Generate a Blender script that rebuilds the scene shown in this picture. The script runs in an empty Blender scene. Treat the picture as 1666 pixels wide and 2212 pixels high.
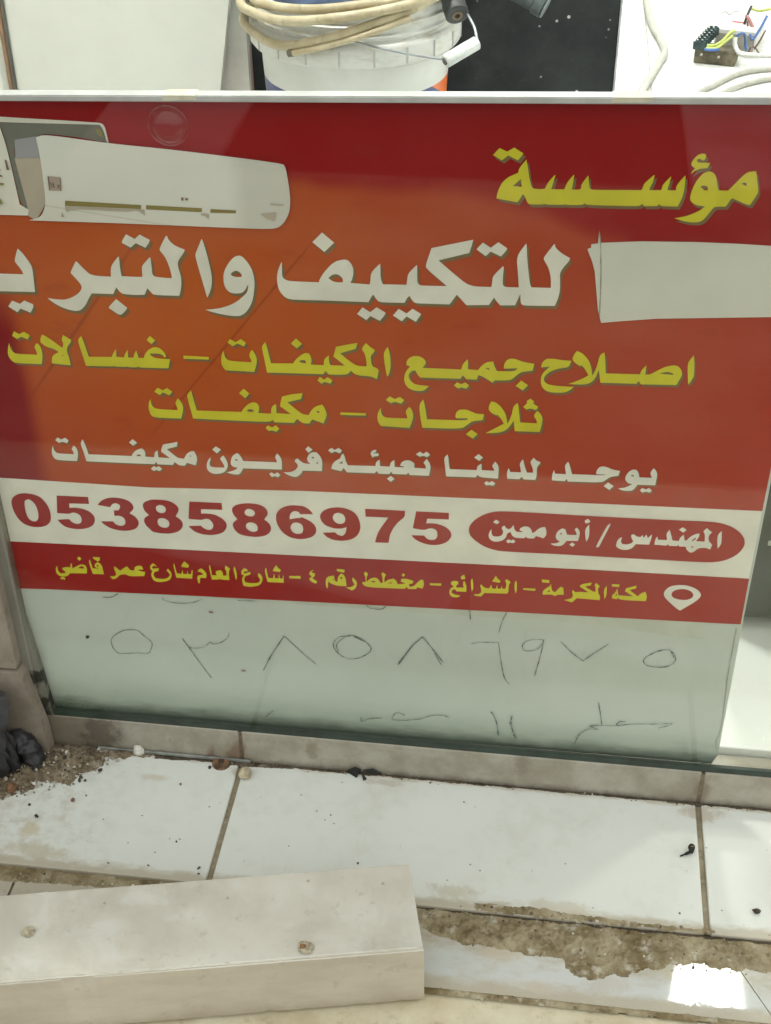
import bpy, bmesh, math, random
from mathutils import Vector, Matrix, noise
from mathutils.geometry import delaunay_2d_cdt
random.seed(7)
WORLD = 1.25
scn = bpy.context.scene
COL = scn.collection

# ------------------------------------------------------------------ camera
cam = bpy.data.cameras.new('camera'); camo = bpy.data.objects.new('camera', cam); COL.objects.link(camo)
RIGHT = Vector((0.99198866, 0.12612972, -0.00705697)); DOWN = Vector((0.06972288, -0.5932309, -0.80200737)); FWD = Vector((-0.10534337, 0.79509018, -0.59727245))
rot = Matrix((RIGHT, -DOWN, -FWD)).transposed()
camo.matrix_world = Matrix.Translation((0.3001, -1.0321, 1.1360)) @ rot.to_4x4()
cam.sensor_fit = 'HORIZONTAL'; cam.sensor_width = 36; cam.lens = 64.11
cam.clip_start = .05; cam.clip_end = 200
scn.camera = camo

# ------------------------------------------------------------------ world and exposure
w = bpy.data.worlds.new('World'); scn.world = w; w.use_nodes = True
nt = w.node_tree; bg = nt.nodes['Background']
tc = nt.nodes.new('ShaderNodeTexCoord'); sp = nt.nodes.new('ShaderNodeSeparateXYZ'); rp = nt.nodes.new('ShaderNodeValToRGB')
nt.links.new(tc.outputs['Generated'], sp.inputs[0]); nt.links.new(sp.outputs['Z'], rp.inputs[0]); nt.links.new(rp.outputs[0], bg.inputs[0])
rp.color_ramp.elements[0].position = 0.0; rp.color_ramp.elements[0].color = (.56, .565, .525, 1)
rp.color_ramp.elements[1].position = .8; rp.color_ramp.elements[1].color = (1.07, 1.12, 1.07, 1)
bg.inputs[1].default_value = WORLD
vs = scn.view_settings; vs.view_transform = 'Standard'; vs.look = 'None'; vs.exposure = 0; vs.gamma = 1
scn.cycles.use_denoising = True
scn.cycles.max_bounces = 10; scn.cycles.transparent_max_bounces = 16
scn.cycles.sample_clamp_indirect = 6

# ------------------------------------------------------------------ traced print outlines (metres on the sign plane)

BAND = [(-0.2221, 0.36210000000000003), (-0.0682, 0.3629), (0.0808, 0.3713), (0.3649, 0.3803), (0.5095, 0.3845), (0.5095, 0.3045), (0.3717, 0.3014), (-0.0652, 0.28759999999999997), (-0.2221, 0.2825)]
FOOT = [(-0.2221, 0.2828), (-0.0652, 0.2879), (0.3717, 0.3017), (0.5095, 0.3048), (0.51, 0.2471), (0.4978, 0.2466), (0.3078, 0.2406), (-0.0346, 0.229), (-0.1952, 0.2224), (-0.2221, 0.2205)]
FIELD_BOT = [(0.5095, 0.3832), (0.3649, 0.379), (0.0808, 0.37), (-0.0682, 0.3616), (-0.2221, 0.3608)]
FOOT_TOPR = []
RESIDUE = [(-0.0284, 0.227), (0.1521, 0.2379), (0.2447, 0.2395), (0.4736, 0.2472), (0.477, 0.2237), (0.4352, 0.2257), (0.3868, 0.231), (0.3287, 0.2332), (0.245, 0.2305), (0.152, 0.2296)]
SPOTS = [(0.0082, 0.1298), (-0.0205, 0.2088)]
FLAP = [(0.5067, 0.2417), (0.5069, 0.2167), (0.5074, 0.1706), (0.5083, 0.1593), (0.5105, 0.1031), (0.5084, 0.0827), (0.5127, 0.0669)]
PAPER = [(0.3333, 0.6408), (0.3389, 0.642), (0.3388, 0.6502), (0.3389, 0.6532), (0.3395, 0.6502), (0.3412, 0.6426), (0.3732, 0.6456), (0.4148, 0.6472), (0.4516, 0.6475), (0.476, 0.6471), (0.509, 0.6451), (0.509, 0.584), (0.486, 0.5835), (0.4423, 0.5801), (0.3948, 0.5764), (0.3662, 0.5724), (0.3475, 0.5694), (0.3461, 0.574), (0.3438, 0.5816), (0.3411, 0.5988), (0.3382, 0.6168), (0.3356, 0.6251), (0.3307, 0.6364), (0.3336, 0.6381)]
PCREASE = [(0.3389, 0.6527), (0.3408, 0.6421), (0.3437, 0.6118), (0.3451, 0.586), (0.3457, 0.5751)]
CREASE_SHADE_DATA = [(-0.058, 0.613, -0.1649, 0.4667, 0.0028), (0.0987, 0.6259, -0.0491, 0.4371, 0.0022)]
TEXT = [
 ('foundation', 'yellow', 0.0027, 0.0043, """2769,7108 2780,7059 2789,7011 2798,6963 2809,6922 2823,6880 2834,6867 2883,6863 2928,6869 2937,6894 2958,6936 3000,6990 3005,6988 2994,6930 2978,6868 3083,6872 3091,6900 3108,6943 3148,6997 3153,6995 3150,6945 3141,6873 3205,6875 3215,6888 3215,6923 3260,6995 3265,6995 3271,6943 3281,6892 3295,6879 3407,6882 3579,6890 3689,6894 3699,6922 3703,6950 3771,7023 3779,7022 3772,6967 3749,6910 3752,6897 3841,6901 3848,6925 3848,6946 3902,7016 3908,7015 3901,6966 3890,6917 3893,6902 3956,6905 3956,6948 4012,7030 4017,7028 4021,6965 4020,6889 4005,6818 3985,6770 3859,6767 3844,6779 3834,6782 3828,6766 3723,6760 3706,6781 3690,6760 3592,6755 3267,6748 3251,6763 3238,6746 3119,6741 3099,6747 3083,6740 2951,6735 2936,6743 2921,6735 2811,6730 2794,6748 2775,6793 2759,6815 2748,6803 2733,6770 2714,6744 2546,6768 2549,6804 2560,6847 2584,6904 2628,6952 2711,6995 2714,7032|2734,6943 2671,6880 2744,6878
2552,7192 2615,7165 2668,7201 2742,7157 2736,7143 2703,7097 2623,7134 2576,7091 2503,7132
4101,7210 4131,7218 4152,7209 4155,7189 4145,7165 4129,7161 4112,7173 4093,7169 4088,7155 4097,7142 4192,7143 4185,7119 4175,7100 4116,7092 4075,7067 4057,7045 4059,7063 4084,7094 4056,7110 4048,7127 4054,7154 4078,7192
4191,7074 4214,7071 4239,7054 4255,7024 4269,6970 4285,6921 4359,6922 4404,6983 4457,7054 4491,7084 4547,7092 4556,7072 4572,7004 4594,6926 4578,6881 4544,6810 4518,6812 4402,6860 4388,6851 4373,6815 4358,6788 4277,6784 4261,6767 4224,6702 4197,6662 4160,6642 4076,6641 3971,6668 4006,6678 4057,6690 4118,6718 4172,6752 4198,6782 4148,6786 4108,6799 4076,6825 4073,6870 4085,6933 4114,7010 4152,7060|4141,6943 4159,6957 4191,6952 4203,6935 4202,6918 4177,6916|4452,6984 4472,6996 4492,6990 4494,6966"""),
 ('cooling', 'white', 0.0027, 0.0047, """3033,6394 3041,6391 3046,6362 3101,6314 3172,6276 3170,6255 3096,6147 3105,6055 3109,5969 3099,5898 3076,5828 2810,5815 2789,5836 2781,5923 2743,5814 2617,5806 2579,5850 2562,5877 2522,5804 2332,5790 2246,5885 2187,5789 1949,5783 1891,5784 1867,5807 1842,5850 1822,5827 1802,5781 1585,5772 1557,5802 1531,5845 1513,5817 1490,5768 1131,5763 828,5752 772,5764 725,5811 704,5872 700,5943 712,6023 747,6104 753,6100 746,5972 765,5947 804,5929 1064,5933 1073,5964 1107,6023 1174,6106 1223,6143 1287,6160 1319,6157 1350,6120 1365,6077 1364,6025 1351,5972 1336,5943 1502,5938 1509,5972 1514,6051 1592,6138 1596,6134 1595,6003 1615,5947 1817,5953 1822,5990 1830,6060 1904,6144 1908,6138 1908,5986 1925,5961 1947,5953 2161,5961 1981,6116 1981,6155 2026,6304 2208,6354 2371,6398 2362,6354 2341,6277 2086,6195 2214,6082 2350,5970 2535,5974 2541,6014 2543,6075 2624,6172 2632,6166 2629,6062 2630,6002 2648,5981 2766,5984 2751,6121 2732,6269 2805,6386 2810,6382 2821,6253 2847,6075 2859,6015 2871,5991 3032,5995 3028,6085 3003,6178 2956,6252 2958,6273|1148,5977 1179,6010 1220,6021 1251,6005 1275,5976 1270,5945 1225,5942 1185,5949
1108,6397 1208,6309 1122,6219 1022,6304
1437,5717 1503,5673 1559,5724 1637,5676 1633,5658 1587,5593 1504,5636 1469,5593 1388,5648
1750,5721 1819,5680 1871,5729 1946,5682 1900,5604 1819,5651 1778,5602 1700,5653
2450,6377 2517,6333 2577,6387 2652,6336 2650,6321 2605,6259 2517,6299 2478,6255 2402,6310 2402,6319"""),
 ('refrigeration', 'white', 0.0027, 0.0047, """-1576,6104 -1569,6101 -1535,6059 -1500,5996 -1475,5941 -1477,5860 -1488,5690 -1809,5680 -2045,5672 -2010,5850 -1777,5855 -1565,5859 -1577,5903 -1625,5977 -1616,6010 -1595,6063
-1716,5593 -1647,5564 -1602,5600 -1526,5567 -1526,5541 -1564,5480 -1651,5517 -1685,5477 -1762,5531
-1069,6012 -1058,6009 -1014,5951 -948,5882 -772,5882 -762,5981 -684,6077 -675,6078 -679,5970 -675,5893 -549,5892 -488,5896 -484,5981 -475,6009 -402,6087 -396,6083 -395,5986 -398,5929 -378,5902 -227,5897 -226,5931 -237,6003 -264,6096 -308,6157 -303,6181 -240,6294 -228,6296 -221,6264 -178,6215 -129,6191 -86,6177 -92,6153 -161,6059 -159,5999 -142,5912 -149,5822 -168,5756 -178,5730 -405,5725 -426,5745 -456,5789 -489,5722 -570,5715 -681,5717 -709,5736 -737,5781 -773,5712 -968,5708 -1002,5657 -1043,5583 -1097,5530 -1152,5522 -1242,5542 -1314,5580 -1356,5611 -1382,5638 -1322,5631 -1229,5628 -1156,5656 -1088,5701 -1055,5745 -1050,5778 -1077,5825 -1132,5896 -1124,5920
-752,5665 -663,5585 -669,5568 -722,5511 -749,5509 -831,5571 -827,5588
-587,6291 -514,6252 -467,6295 -384,6251 -390,6227 -430,6174 -510,6213 -561,6169 -634,6210 -628,6230
70,6283 78,6276 98,6179 112,6094 128,5975 129,5895 114,5813 74,5729 70,5733 47,5858 22,5993 3,6111 2,6135 16,6167
377,6147 410,6141 450,6096 483,6035 500,5964 503,5892 495,5827 478,5737 451,5670 409,5605 354,5564 285,5560 188,5571 99,5590 44,5608 132,5621 201,5638 279,5671 342,5712 398,5765 434,5803 446,5869 438,5868 421,5831 389,5793 339,5782 280,5786 246,5821 231,5868 231,5941 245,5998 287,6072 336,6129|297,5965 318,5990 352,6004 377,5991 396,5966 392,5946 351,5941 315,5948"""),
 ('washers', 'yellow', 0.0024, 0.0035, """-1820,5153 -1819,5104 -1806,5066 -1774,5044 -1574,5048 -1574,5082 -1587,5119 -1581,5142 -1559,5170 -1541,5161 -1523,5118 -1522,5052 -1533,4996 -1548,4950 -1792,4945 -1828,4965 -1851,5008 -1853,5052 -1836,5119
-1753,5280 -1708,5253 -1662,5281 -1610,5249 -1636,5203 -1693,5227 -1737,5202 -1779,5232
-1495,5261 -1476,5257 -1418,5218 -1366,5172 -1322,5136 -1305,5181 -1319,5218 -1296,5272 -1265,5249 -1225,5225 -1240,5191 -1275,5150 -1286,5100 -1273,5035 -1270,4956 -1448,4966 -1433,5047 -1364,5090 -1403,5120 -1480,5140 -1522,5184 -1514,5222|-1343,5050 -1327,5063 -1325,5048
-1127,5272 -1113,5215 -1097,5124 -1086,5059 -869,5071 -853,5107 -819,5159 -826,5076 -754,5074 -743,5109 -711,5158 -715,5075 -665,5078 -656,5115 -631,5157 -619,5079 -570,5080 -558,5116 -523,5167 -460,5204 -413,5196 -373,5155 -359,5107 -379,5100 -391,5125 -429,5135 -502,5132 -509,5119 -473,5089 -415,5084 -325,5085 -352,4987 -623,4977 -634,4987 -645,4976 -732,4975 -741,4982 -752,4975 -846,4972 -855,4979 -866,4972 -1125,4961 -1146,5088 -1165,5212 -1153,5245
-489,5313 -444,5270 -482,5229 -523,5268"""),
 ('conditioners', 'yellow', 0.0025, 0.0039, """-198,5130 36,5131 32,5104 -201,5097
178,5206 179,5154 192,5124 225,5103 422,5102 423,5127 410,5152 408,5178 421,5213 436,5233 459,5198 475,5147 469,5086 442,5004 179,5003 158,5030 145,5064 145,5108 157,5170
243,5328 294,5299 342,5335 385,5301 367,5261 308,5287 264,5256 218,5290
562,5321 571,5283 588,5181 601,5104 802,5116 823,5153 867,5199 914,5233 947,5229 965,5197 971,5155 961,5115 1078,5117 1084,5180 1127,5221 1127,5148 1139,5121 1268,5125 1168,5211 1194,5311 1292,5339 1386,5363 1370,5303 1229,5248 1303,5182 1374,5129 1464,5130 1462,5196 1448,5264 1426,5292 1428,5318 1460,5367 1494,5335 1539,5302 1538,5287 1501,5242 1505,5165 1517,5133 1551,5121 1572,5101 1565,5048 1553,5006 1504,5031 1368,5033 1322,5077 1288,5031 1120,5024 1091,5059 1072,5023 826,5015 558,5005 543,5135 527,5254 530,5276|856,5143 876,5155 907,5159 921,5138 917,5125 878,5126
1039,4994 1077,4966 1108,4995 1152,4967 1133,4929 1080,4944 1052,4923 1015,4953
1652,5341 1665,5304 1676,5228 1679,5142 1667,5072 1648,5036 1641,5058 1626,5156 1616,5267 1627,5297
840,5373 893,5321 843,5273 790,5318"""),
 ('all', 'yellow', 0.0025, 0.0039, """1820,5167 1818,5199 1836,5237 1879,5264 1923,5267 1963,5250 1989,5220 1989,5188 1960,5149 2303,5156 2315,5210 2352,5259 2360,5256 2362,5162 2450,5159 2480,5207 2526,5247 2581,5255 2592,5210 2616,5161 2766,5167 2796,5201 2674,5190 2676,5234 2694,5276 2728,5294 2768,5295 2839,5268 2938,5256 2926,5185 2829,5167 2784,5122 2739,5073 2600,5065 2583,5039 2565,5052 2500,5094 2456,5109 2441,5062 2349,5060 2320,5098 2298,5061 1941,5048 1916,5081 1896,5119 1864,5110 1840,5076 1840,5039 1861,5003 1893,4977 1941,4969 2022,4967 1970,4909 1893,4907 1836,4931 1808,4971 1797,5017 1804,5074 1824,5121 1852,5155|2512,5182 2548,5189 2546,5166
2270,5024 2307,5006 2342,5027 2378,4997 2352,4962 2308,4973 2280,4959 2243,4988
2833,5080 2895,5036 2851,4979 2785,5021"""),
 ('repair', 'yellow', 0.0025, 0.0039, """3039,5316 3112,5317 3172,5308 3254,5307 3240,5258 3224,5239 3136,5219 3078,5187 3037,5144 3027,5103 3041,5074 3077,5054 3147,5046 3295,5046 3254,5002 3204,4980 3108,4976 3056,4988 3019,5021 3003,5071 3003,5132 3026,5184 3074,5237 2998,5224 3003,5272
3293,5408 3337,5391 3383,5347 3417,5290 3436,5222 3442,5167 3462,5213 3478,5279 3490,5379 3526,5410 3538,5367 3557,5202 3850,5212 3858,5255 3895,5307 3896,5213 3934,5216 3985,5254 4048,5298 4120,5323 4163,5316 4192,5283 4207,5235 4195,5194 4169,5127 3868,5113 3845,5145 3830,5116 3518,5105 3496,5236 3475,5154 3445,5107 3404,5081 3344,5073 3245,5073 3307,5104 3373,5142 3410,5172 3394,5204 3365,5247 3342,5270 3334,5260 3294,5282 3264,5314 3262,5339 3274,5374|4009,5229 4045,5245 4086,5254 4135,5238 4127,5227
4281,5431 4296,5349 4308,5232 4296,5191 4269,5134 4251,5248 4238,5355"""),
 ('ducts', 'yellow', 0.0025, 0.0039, """-555,4645 -556,4590 -539,4559 -509,4540 -309,4543 -310,4571 -325,4607 -319,4634 -296,4673 -274,4647 -255,4598 -256,4547 -285,4452 -540,4443 -573,4468 -584,4514 -585,4560 -574,4616
-476,4773 -429,4749 -388,4777 -340,4740 -372,4699 -431,4726 -464,4695 -512,4728
-164,4768 -156,4728 -141,4629 -128,4552 294,4567 312,4602 359,4656 408,4682 443,4676 462,4645 462,4604 449,4567 570,4569 576,4635 611,4674 623,4671 621,4579 756,4578 659,4655 663,4688 682,4761 771,4792 874,4812 858,4747 727,4703 795,4643 862,4584 921,4579 942,4626 983,4675 1046,4702 1065,4680 1086,4619 1087,4582 1055,4499 954,4534 938,4516 925,4488 862,4485 811,4530 778,4484 598,4477 579,4503 552,4473 -172,4461 -187,4561 -206,4697 -202,4720|342,4582 367,4604 395,4604 411,4587 401,4575 369,4573|990,4621 1005,4633 1024,4619 1018,4606
331,4821 382,4771 340,4718 284,4768
531,4439 573,4419 606,4445 640,4410 610,4373 571,4386 539,4377 509,4405
1215,4630 1449,4638 1447,4613 1214,4603"""),
 ('fridges', 'yellow', 0.0025, 0.0039, """1587,4708 1590,4647 1609,4616 1640,4603 1828,4610 1824,4637 1813,4672 1817,4695 1843,4733 1846,4736 1867,4708 1881,4664 1879,4605 1849,4510 1585,4511 1562,4545 1553,4599 1559,4653
1668,4833 1714,4808 1759,4834 1801,4804 1771,4763 1713,4781 1679,4761 1632,4793
1973,4823 1981,4783 1998,4686 2006,4614 2266,4625 2327,4627 2372,4637 2375,4653 2269,4645 2261,4669 2271,4711 2297,4739 2354,4746 2400,4729 2453,4706 2521,4707 2509,4643 2418,4625 2374,4583 2321,4534 1965,4520 1944,4637 1934,4767
2413,4532 2470,4490 2428,4438 2361,4479
2580,4846 2614,4842 2661,4806 2701,4747 2722,4686 2733,4619 2753,4670 2769,4734 2777,4810 2812,4848 2821,4826 2845,4643 2996,4645 2990,4679 2964,4717 2968,4740 2992,4777 3023,4748 3043,4701 3041,4638 3026,4554 2801,4547 2788,4659 2753,4589 2717,4545 2650,4516 2540,4505 2588,4540 2648,4581 2700,4619 2678,4664 2642,4707 2627,4704 2589,4721 2556,4758 2563,4808
2924,4900 2958,4873 2950,4849 2998,4820 2980,4783 2931,4799 2894,4783 2863,4807 2898,4850 2893,4874"""),
 ('conditioners', 'white', 0.0016, 0.0027, """-1582,4049 -1581,4000 -1562,3969 -1531,3961 -1387,3965 -1389,3994 -1402,4020 -1377,4067 -1352,4045 -1342,3992 -1352,3937 -1368,3886 -1571,3882 -1599,3912 -1608,3955 -1597,4015
-1521,4148 -1488,4126 -1447,4150 -1415,4121 -1436,4087 -1482,4102 -1517,4084 -1549,4114
-1275,4145 -1262,4101 -1248,4032 -1241,3976 -814,3989 -801,4019 -759,4065 -707,4085 -681,4068 -676,4023 -683,3993 -594,3992 -584,4047 -553,4076 -553,3995 -439,3994 -518,4062 -515,4089 -493,4146 -347,4187 -359,4133 -460,4096 -411,4049 -366,4003 -303,3999 -274,4055 -235,4088 -197,4095 -180,4052 -173,3999 -197,3930 -280,3953 -301,3918 -361,3917 -398,3954 -420,3916 -571,3913 -581,3942 -599,3911 -1273,3891 -1286,3997 -1304,4092 -1291,4120|-770,3992 -751,4014 -724,4011 -722,3993|-249,4033 -235,4042 -230,4028
-781,4185 -743,4146 -786,4109 -822,4145
-610,3890 -586,3877 -560,3892 -530,3864 -557,3834 -587,3846 -617,3831 -642,3855"""),
 ('freon', 'white', 0.0016, 0.0027, """-42,4035 -48,3993 -61,3959 -51,3931 -20,3922 82,3926 81,3956 64,3992 49,4019 53,4036 84,4068 106,4023 120,3978 114,3926 78,3871 13,3847 -43,3847 -80,3877 -91,3914 -83,3971 -64,4010
19,4165 66,4132 24,4084 -21,4125
214,4104 236,4094 257,4059 270,4018 598,4030 588,4067 580,4089 602,4132 629,4098 644,4048 637,3949 264,3933 245,3890 219,3856 164,3855 98,3873 151,3891 192,3913 213,3937 174,3940 147,3966 152,4018 172,4071|189,4030 212,4037 219,4019 199,4014
512,3888 537,3910 563,3890 592,3915 620,3887 598,3855 562,3868 537,3852
793,4092 821,4062 851,4038 916,4037 890,4063 884,4095 901,4142 937,4171 976,4174 1009,4137 1030,4079 1022,3962 839,3954 818,3913 777,3872 723,3877 650,3918 717,3925 765,3951 794,3995 792,4023 766,4053 771,4072|927,4109 939,4122 956,4108 942,4097|971,4051 983,4068 990,4048 978,4039
901,4235 942,4200 902,4160 873,4199"""),
 ('filling', 'white', 0.0016, 0.0027, """1228,4181 1242,4151 1251,4091 1271,4049 1530,4062 1536,4108 1570,4139 1572,4065 1665,4065 1672,4114 1708,4146 1710,4066 1803,4069 1790,4081 1760,4082 1773,4122 1803,4147 1853,4154 1895,4122 1894,4071 2005,4072 1996,4110 1979,4134 2008,4182 2034,4143 2049,4088 2031,3992 1852,3985 1837,4013 1824,3989 1692,3985 1675,4010 1662,3980 1560,3977 1541,4006 1522,3979 1257,3968 1242,3997 1228,4015 1205,3976 1112,3995 1120,4039 1149,4088 1201,4122 1208,4154|1219,4093 1186,4065 1221,4063
1119,4235 1152,4213 1187,4240 1219,4212 1198,4178 1152,4197 1121,4174 1088,4202
1512,4241 1542,4244 1537,4217 1515,4211 1516,4203 1563,4207 1558,4176 1524,4171 1497,4153 1499,4172 1486,4186 1489,4216
1673,3962 1709,3930 1673,3893 1637,3926
1945,4257 1977,4235 2007,4262 2041,4230 2012,4200 1977,4214 1945,4199 1907,4224"""),
 ('have', 'white', 0.0016, 0.0027, """2201,4247 2208,4218 2215,4143 2224,4083 2474,4092 2478,4139 2515,4169 2519,4096 2636,4097 2631,4117 2615,4146 2619,4163 2640,4201 2664,4171 2677,4130 2674,4012 2506,4014 2486,4039 2466,4009 2192,3998 2179,4115 2168,4207
2485,4272 2528,4237 2493,4197 2445,4230
2547,3949 2569,3976 2596,3960 2619,3980 2652,3956 2630,3925 2597,3936 2569,3925
2767,4139 2777,4117 2781,4097 2881,4100 2874,4146 2863,4195 2888,4243 2895,4239 2912,4165 2936,4102 2991,4104 2989,4146 2961,4215 2964,4232 2989,4273 3011,4244 3053,4227 3050,4212 3022,4170 3027,4082 3017,4026 2909,4023 2891,4052 2871,4022 2760,4018 2752,4059 2756,4111"""),
 ('exists', 'white', 0.0016, 0.0027, """3183,4152 3190,4111 3292,4113 3278,4189 3278,4214 3302,4254 3319,4214 3346,4118 3558,4124 3626,4127 3659,4138 3564,4135 3564,4171 3584,4214 3617,4227 3658,4220 3708,4197 3775,4188 3765,4133 3695,4116 3657,4077 3619,4045 3315,4032 3301,4061 3287,4034 3170,4033 3166,4071 3171,4122
3680,4052 3733,4016 3698,3969 3642,4008
3902,4216 3927,4208 3944,4176 3955,4131 4066,4136 4047,4185 4051,4202 4071,4243 4098,4214 4113,4174 4105,4055 3946,4049 3927,4007 3903,3975 3818,3970 3774,3994 3828,4003 3870,4027 3898,4053 3861,4056 3830,4092 3830,4129 3843,4168 3873,4206|3877,4146 3888,4157 3904,4146 3901,4133
3973,3989 3994,4016 4026,4002 4055,4022 4083,3994 4064,3969 4028,3979 3999,3963"""),
 ('phone', 'red', 0.0000, 0.0000, """-2118,3351 -2090,3400 -2028,3443 -1957,3456 -1869,3448 -1805,3418 -1758,3346 -1736,3265 -1737,3181 -1754,3119 -1803,3067 -1866,3043 -1957,3038 -2042,3070 -2091,3138 -2116,3220 -2124,3291|-1984,3350 -1965,3375 -1929,3384 -1890,3352 -1866,3289 -1862,3206 -1875,3145 -1900,3112 -1936,3109 -1972,3130 -1991,3195 -1992,3278
-1638,3453 -1319,3463 -1319,3378 -1523,3368 -1529,3312 -1466,3321 -1389,3313 -1325,3283 -1287,3232 -1285,3179 -1313,3116 -1374,3075 -1456,3053 -1536,3052 -1612,3071 -1655,3116 -1675,3153 -1553,3171 -1533,3139 -1496,3118 -1456,3119 -1427,3148 -1421,3197 -1435,3234 -1466,3255 -1505,3259 -1543,3236 -1666,3237
-1234,3373 -1198,3423 -1134,3464 -1054,3481 -968,3474 -903,3448 -870,3399 -874,3351 -921,3300 -867,3263 -839,3212 -842,3164 -875,3113 -948,3080 -1038,3072 -1134,3090 -1197,3133 -1227,3172 -1102,3183 -1082,3149 -1040,3132 -1000,3138 -976,3170 -975,3218 -1000,3252 -1043,3260 -1079,3251 -1076,3322 -1030,3324 -1007,3357 -1007,3393 -1038,3413 -1078,3404 -1109,3357
-777,3413 -747,3456 -676,3485 -694,3485 -597,3493 -511,3489 -447,3454 -415,3410 -419,3368 -455,3303 -412,3269 -388,3223 -401,3163 -452,3110 -534,3079 -632,3076 -709,3087 -728,3114 -771,3164 -785,3217 -770,3260 -722,3294 -765,3343|-648,3395 -618,3427 -575,3429 -544,3401 -546,3357 -571,3332 -610,3328 -641,3349|-647,3230 -627,3262 -582,3271 -540,3251 -525,3211 -534,3169 -571,3147 -619,3155 -645,3183
-299,3495 22,3505 22,3422 -190,3412 -195,3358 -129,3364 -52,3357 12,3318 51,3268 52,3215 18,3152 -43,3117 -123,3098 -210,3102 -285,3131 -337,3192 -210,3209 -188,3182 -146,3161 -107,3167 -85,3203 -85,3250 -115,3295 -153,3301 -199,3278 -327,3282
115,3444 149,3487 217,3516 304,3527 398,3520 452,3484 473,3440 468,3399 432,3341 479,3300 497,3249 482,3188 432,3142 343,3116 247,3119 171,3136 126,3186 110,3244 122,3280 165,3322 126,3375|239,3414 265,3454 308,3458 344,3429 344,3394 317,3366 274,3367 246,3385|242,3255 263,3287 307,3297 349,3277 363,3237 353,3194 314,3176 271,3189 244,3220
552,3412 579,3467 633,3512 710,3539 804,3538 836,3532 891,3493 917,3447 801,3438 795,3433 773,3466 735,3472 701,3448 684,3400 685,3365 740,3384 798,3393 800,3403 861,3376 916,3336 943,3281 935,3216 894,3166 830,3141 844,3143 767,3128 681,3140 607,3193 564,3272 548,3341|688,3283 714,3327 767,3335 808,3306 815,3253 799,3205 750,3188 708,3208 688,3248
981,3431 1009,3491 1072,3534 1154,3553 1236,3548 1307,3516 1351,3464 1375,3377 1374,3300 1342,3220 1278,3169 1184,3145 1091,3152 1030,3192 1005,3231 1125,3246 1150,3216 1196,3207 1228,3242 1241,3320 1188,3296 1116,3292 1034,3321 995,3369|1105,3429 1127,3476 1168,3488 1214,3470 1233,3422 1221,3370 1180,3349 1139,3362 1114,3392
1424,3556 1809,3566 1806,3493 1749,3435 1697,3355 1661,3262 1648,3164 1516,3158 1538,3263 1575,3344 1621,3424 1647,3471 1428,3463
1915,3569 2227,3578 2228,3499 2022,3491 2012,3433 2078,3443 2159,3427 2225,3389 2257,3335 2253,3283 2213,3222 2133,3182 2041,3174 1948,3204 1892,3244 1871,3278 1993,3285 2019,3249 2060,3234 2101,3244 2123,3284 2120,3348 2089,3377 2043,3379 1993,3349 1884,3365"""),
 ('pill', 'red', 0.0000, 0.0000, """2420,3382 2427,3447 2472,3516 2538,3575 2622,3620 2706,3643 3112,3652 3566,3657 3941,3667 4311,3676 4660,3689 4763,3677 4860,3643 4937,3585 4983,3518 4996,3453 4976,3379 4926,3308 4849,3252 4760,3219 4649,3206 4083,3193 3703,3185 3313,3179 2744,3161 2648,3178 2560,3214 2488,3268 2439,3323"""),
 ('engineer', 'white', 0.0000, 0.0000, """2638,3428 2636,3379 2654,3343 2685,3338 2719,3346 2744,3367 2750,3411 2732,3437 2735,3459 2756,3479 2774,3451 2796,3437 2821,3450 2842,3493 2853,3442 2874,3414 2939,3415 2903,3436 2906,3458 2939,3484 2982,3486 3013,3456 3022,3414 3045,3422 3073,3462 3105,3488 3139,3495 3157,3448 3157,3399 3134,3357 3086,3374 3060,3380 3045,3349 2981,3345 2965,3363 2951,3343 2865,3340 2834,3365 2819,3407 2786,3387 2779,3338 2747,3297 2696,3276 2652,3280 2621,3307 2611,3344 2618,3389
2676,3542 2710,3515 2687,3487 2648,3508
2781,3294 2804,3318 2828,3304 2849,3320 2872,3297 2851,3273 2825,3282 2800,3269
3434,3515 3461,3486 3471,3444 3459,3356 3353,3349 3322,3295 3289,3277 3229,3283 3202,3302 3261,3311 3290,3335 3258,3354 3243,3396 3260,3457 3300,3493 3330,3485 3352,3422 3441,3425 3434,3462 3417,3487|3283,3429 3295,3441 3306,3429 3295,3415
3381,3306 3405,3335 3436,3311 3413,3281
3548,3563 3561,3420 3538,3353 3526,3395 3513,3501
3503,3601 3530,3628 3558,3596 3535,3572 3509,3573
3743,3591 3741,3562 3659,3301 3633,3296 3642,3340 3716,3567"""),
 ('manager', 'white', 0.0000, 0.0000, """3865,3440 3857,3391 3872,3360 3915,3354 3960,3376 3972,3402 3949,3442 3946,3472 3968,3486 3999,3458 4032,3455 4053,3481 4064,3446 4085,3492 4102,3450 4112,3462 4136,3497 4138,3465 4123,3373 3999,3368 3967,3310 3912,3287 3855,3294 3818,3327 3822,3388 3842,3426
4190,3476 4196,3440 4282,3442 4266,3518 4292,3566 4319,3487 4331,3443 4390,3440 4399,3483 4427,3521 4442,3456 4459,3452 4490,3503 4532,3536 4568,3546 4569,3504 4547,3454 4626,3455 4620,3538 4600,3572 4628,3616 4647,3594 4681,3570 4654,3529 4662,3465 4700,3426 4689,3367 4645,3385 4576,3373 4541,3321 4509,3314 4472,3345 4463,3380 4402,3377 4391,3398 4383,3379 4309,3376 4293,3395 4285,3376 4172,3378 4171,3414 4177,3460|4505,3456 4537,3495 4544,3481 4520,3452|4504,3390 4537,3387 4525,3368
4408,3605 4446,3576 4420,3542 4376,3573
4765,3593 4784,3446 4757,3383 4746,3430 4733,3543"""),
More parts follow.
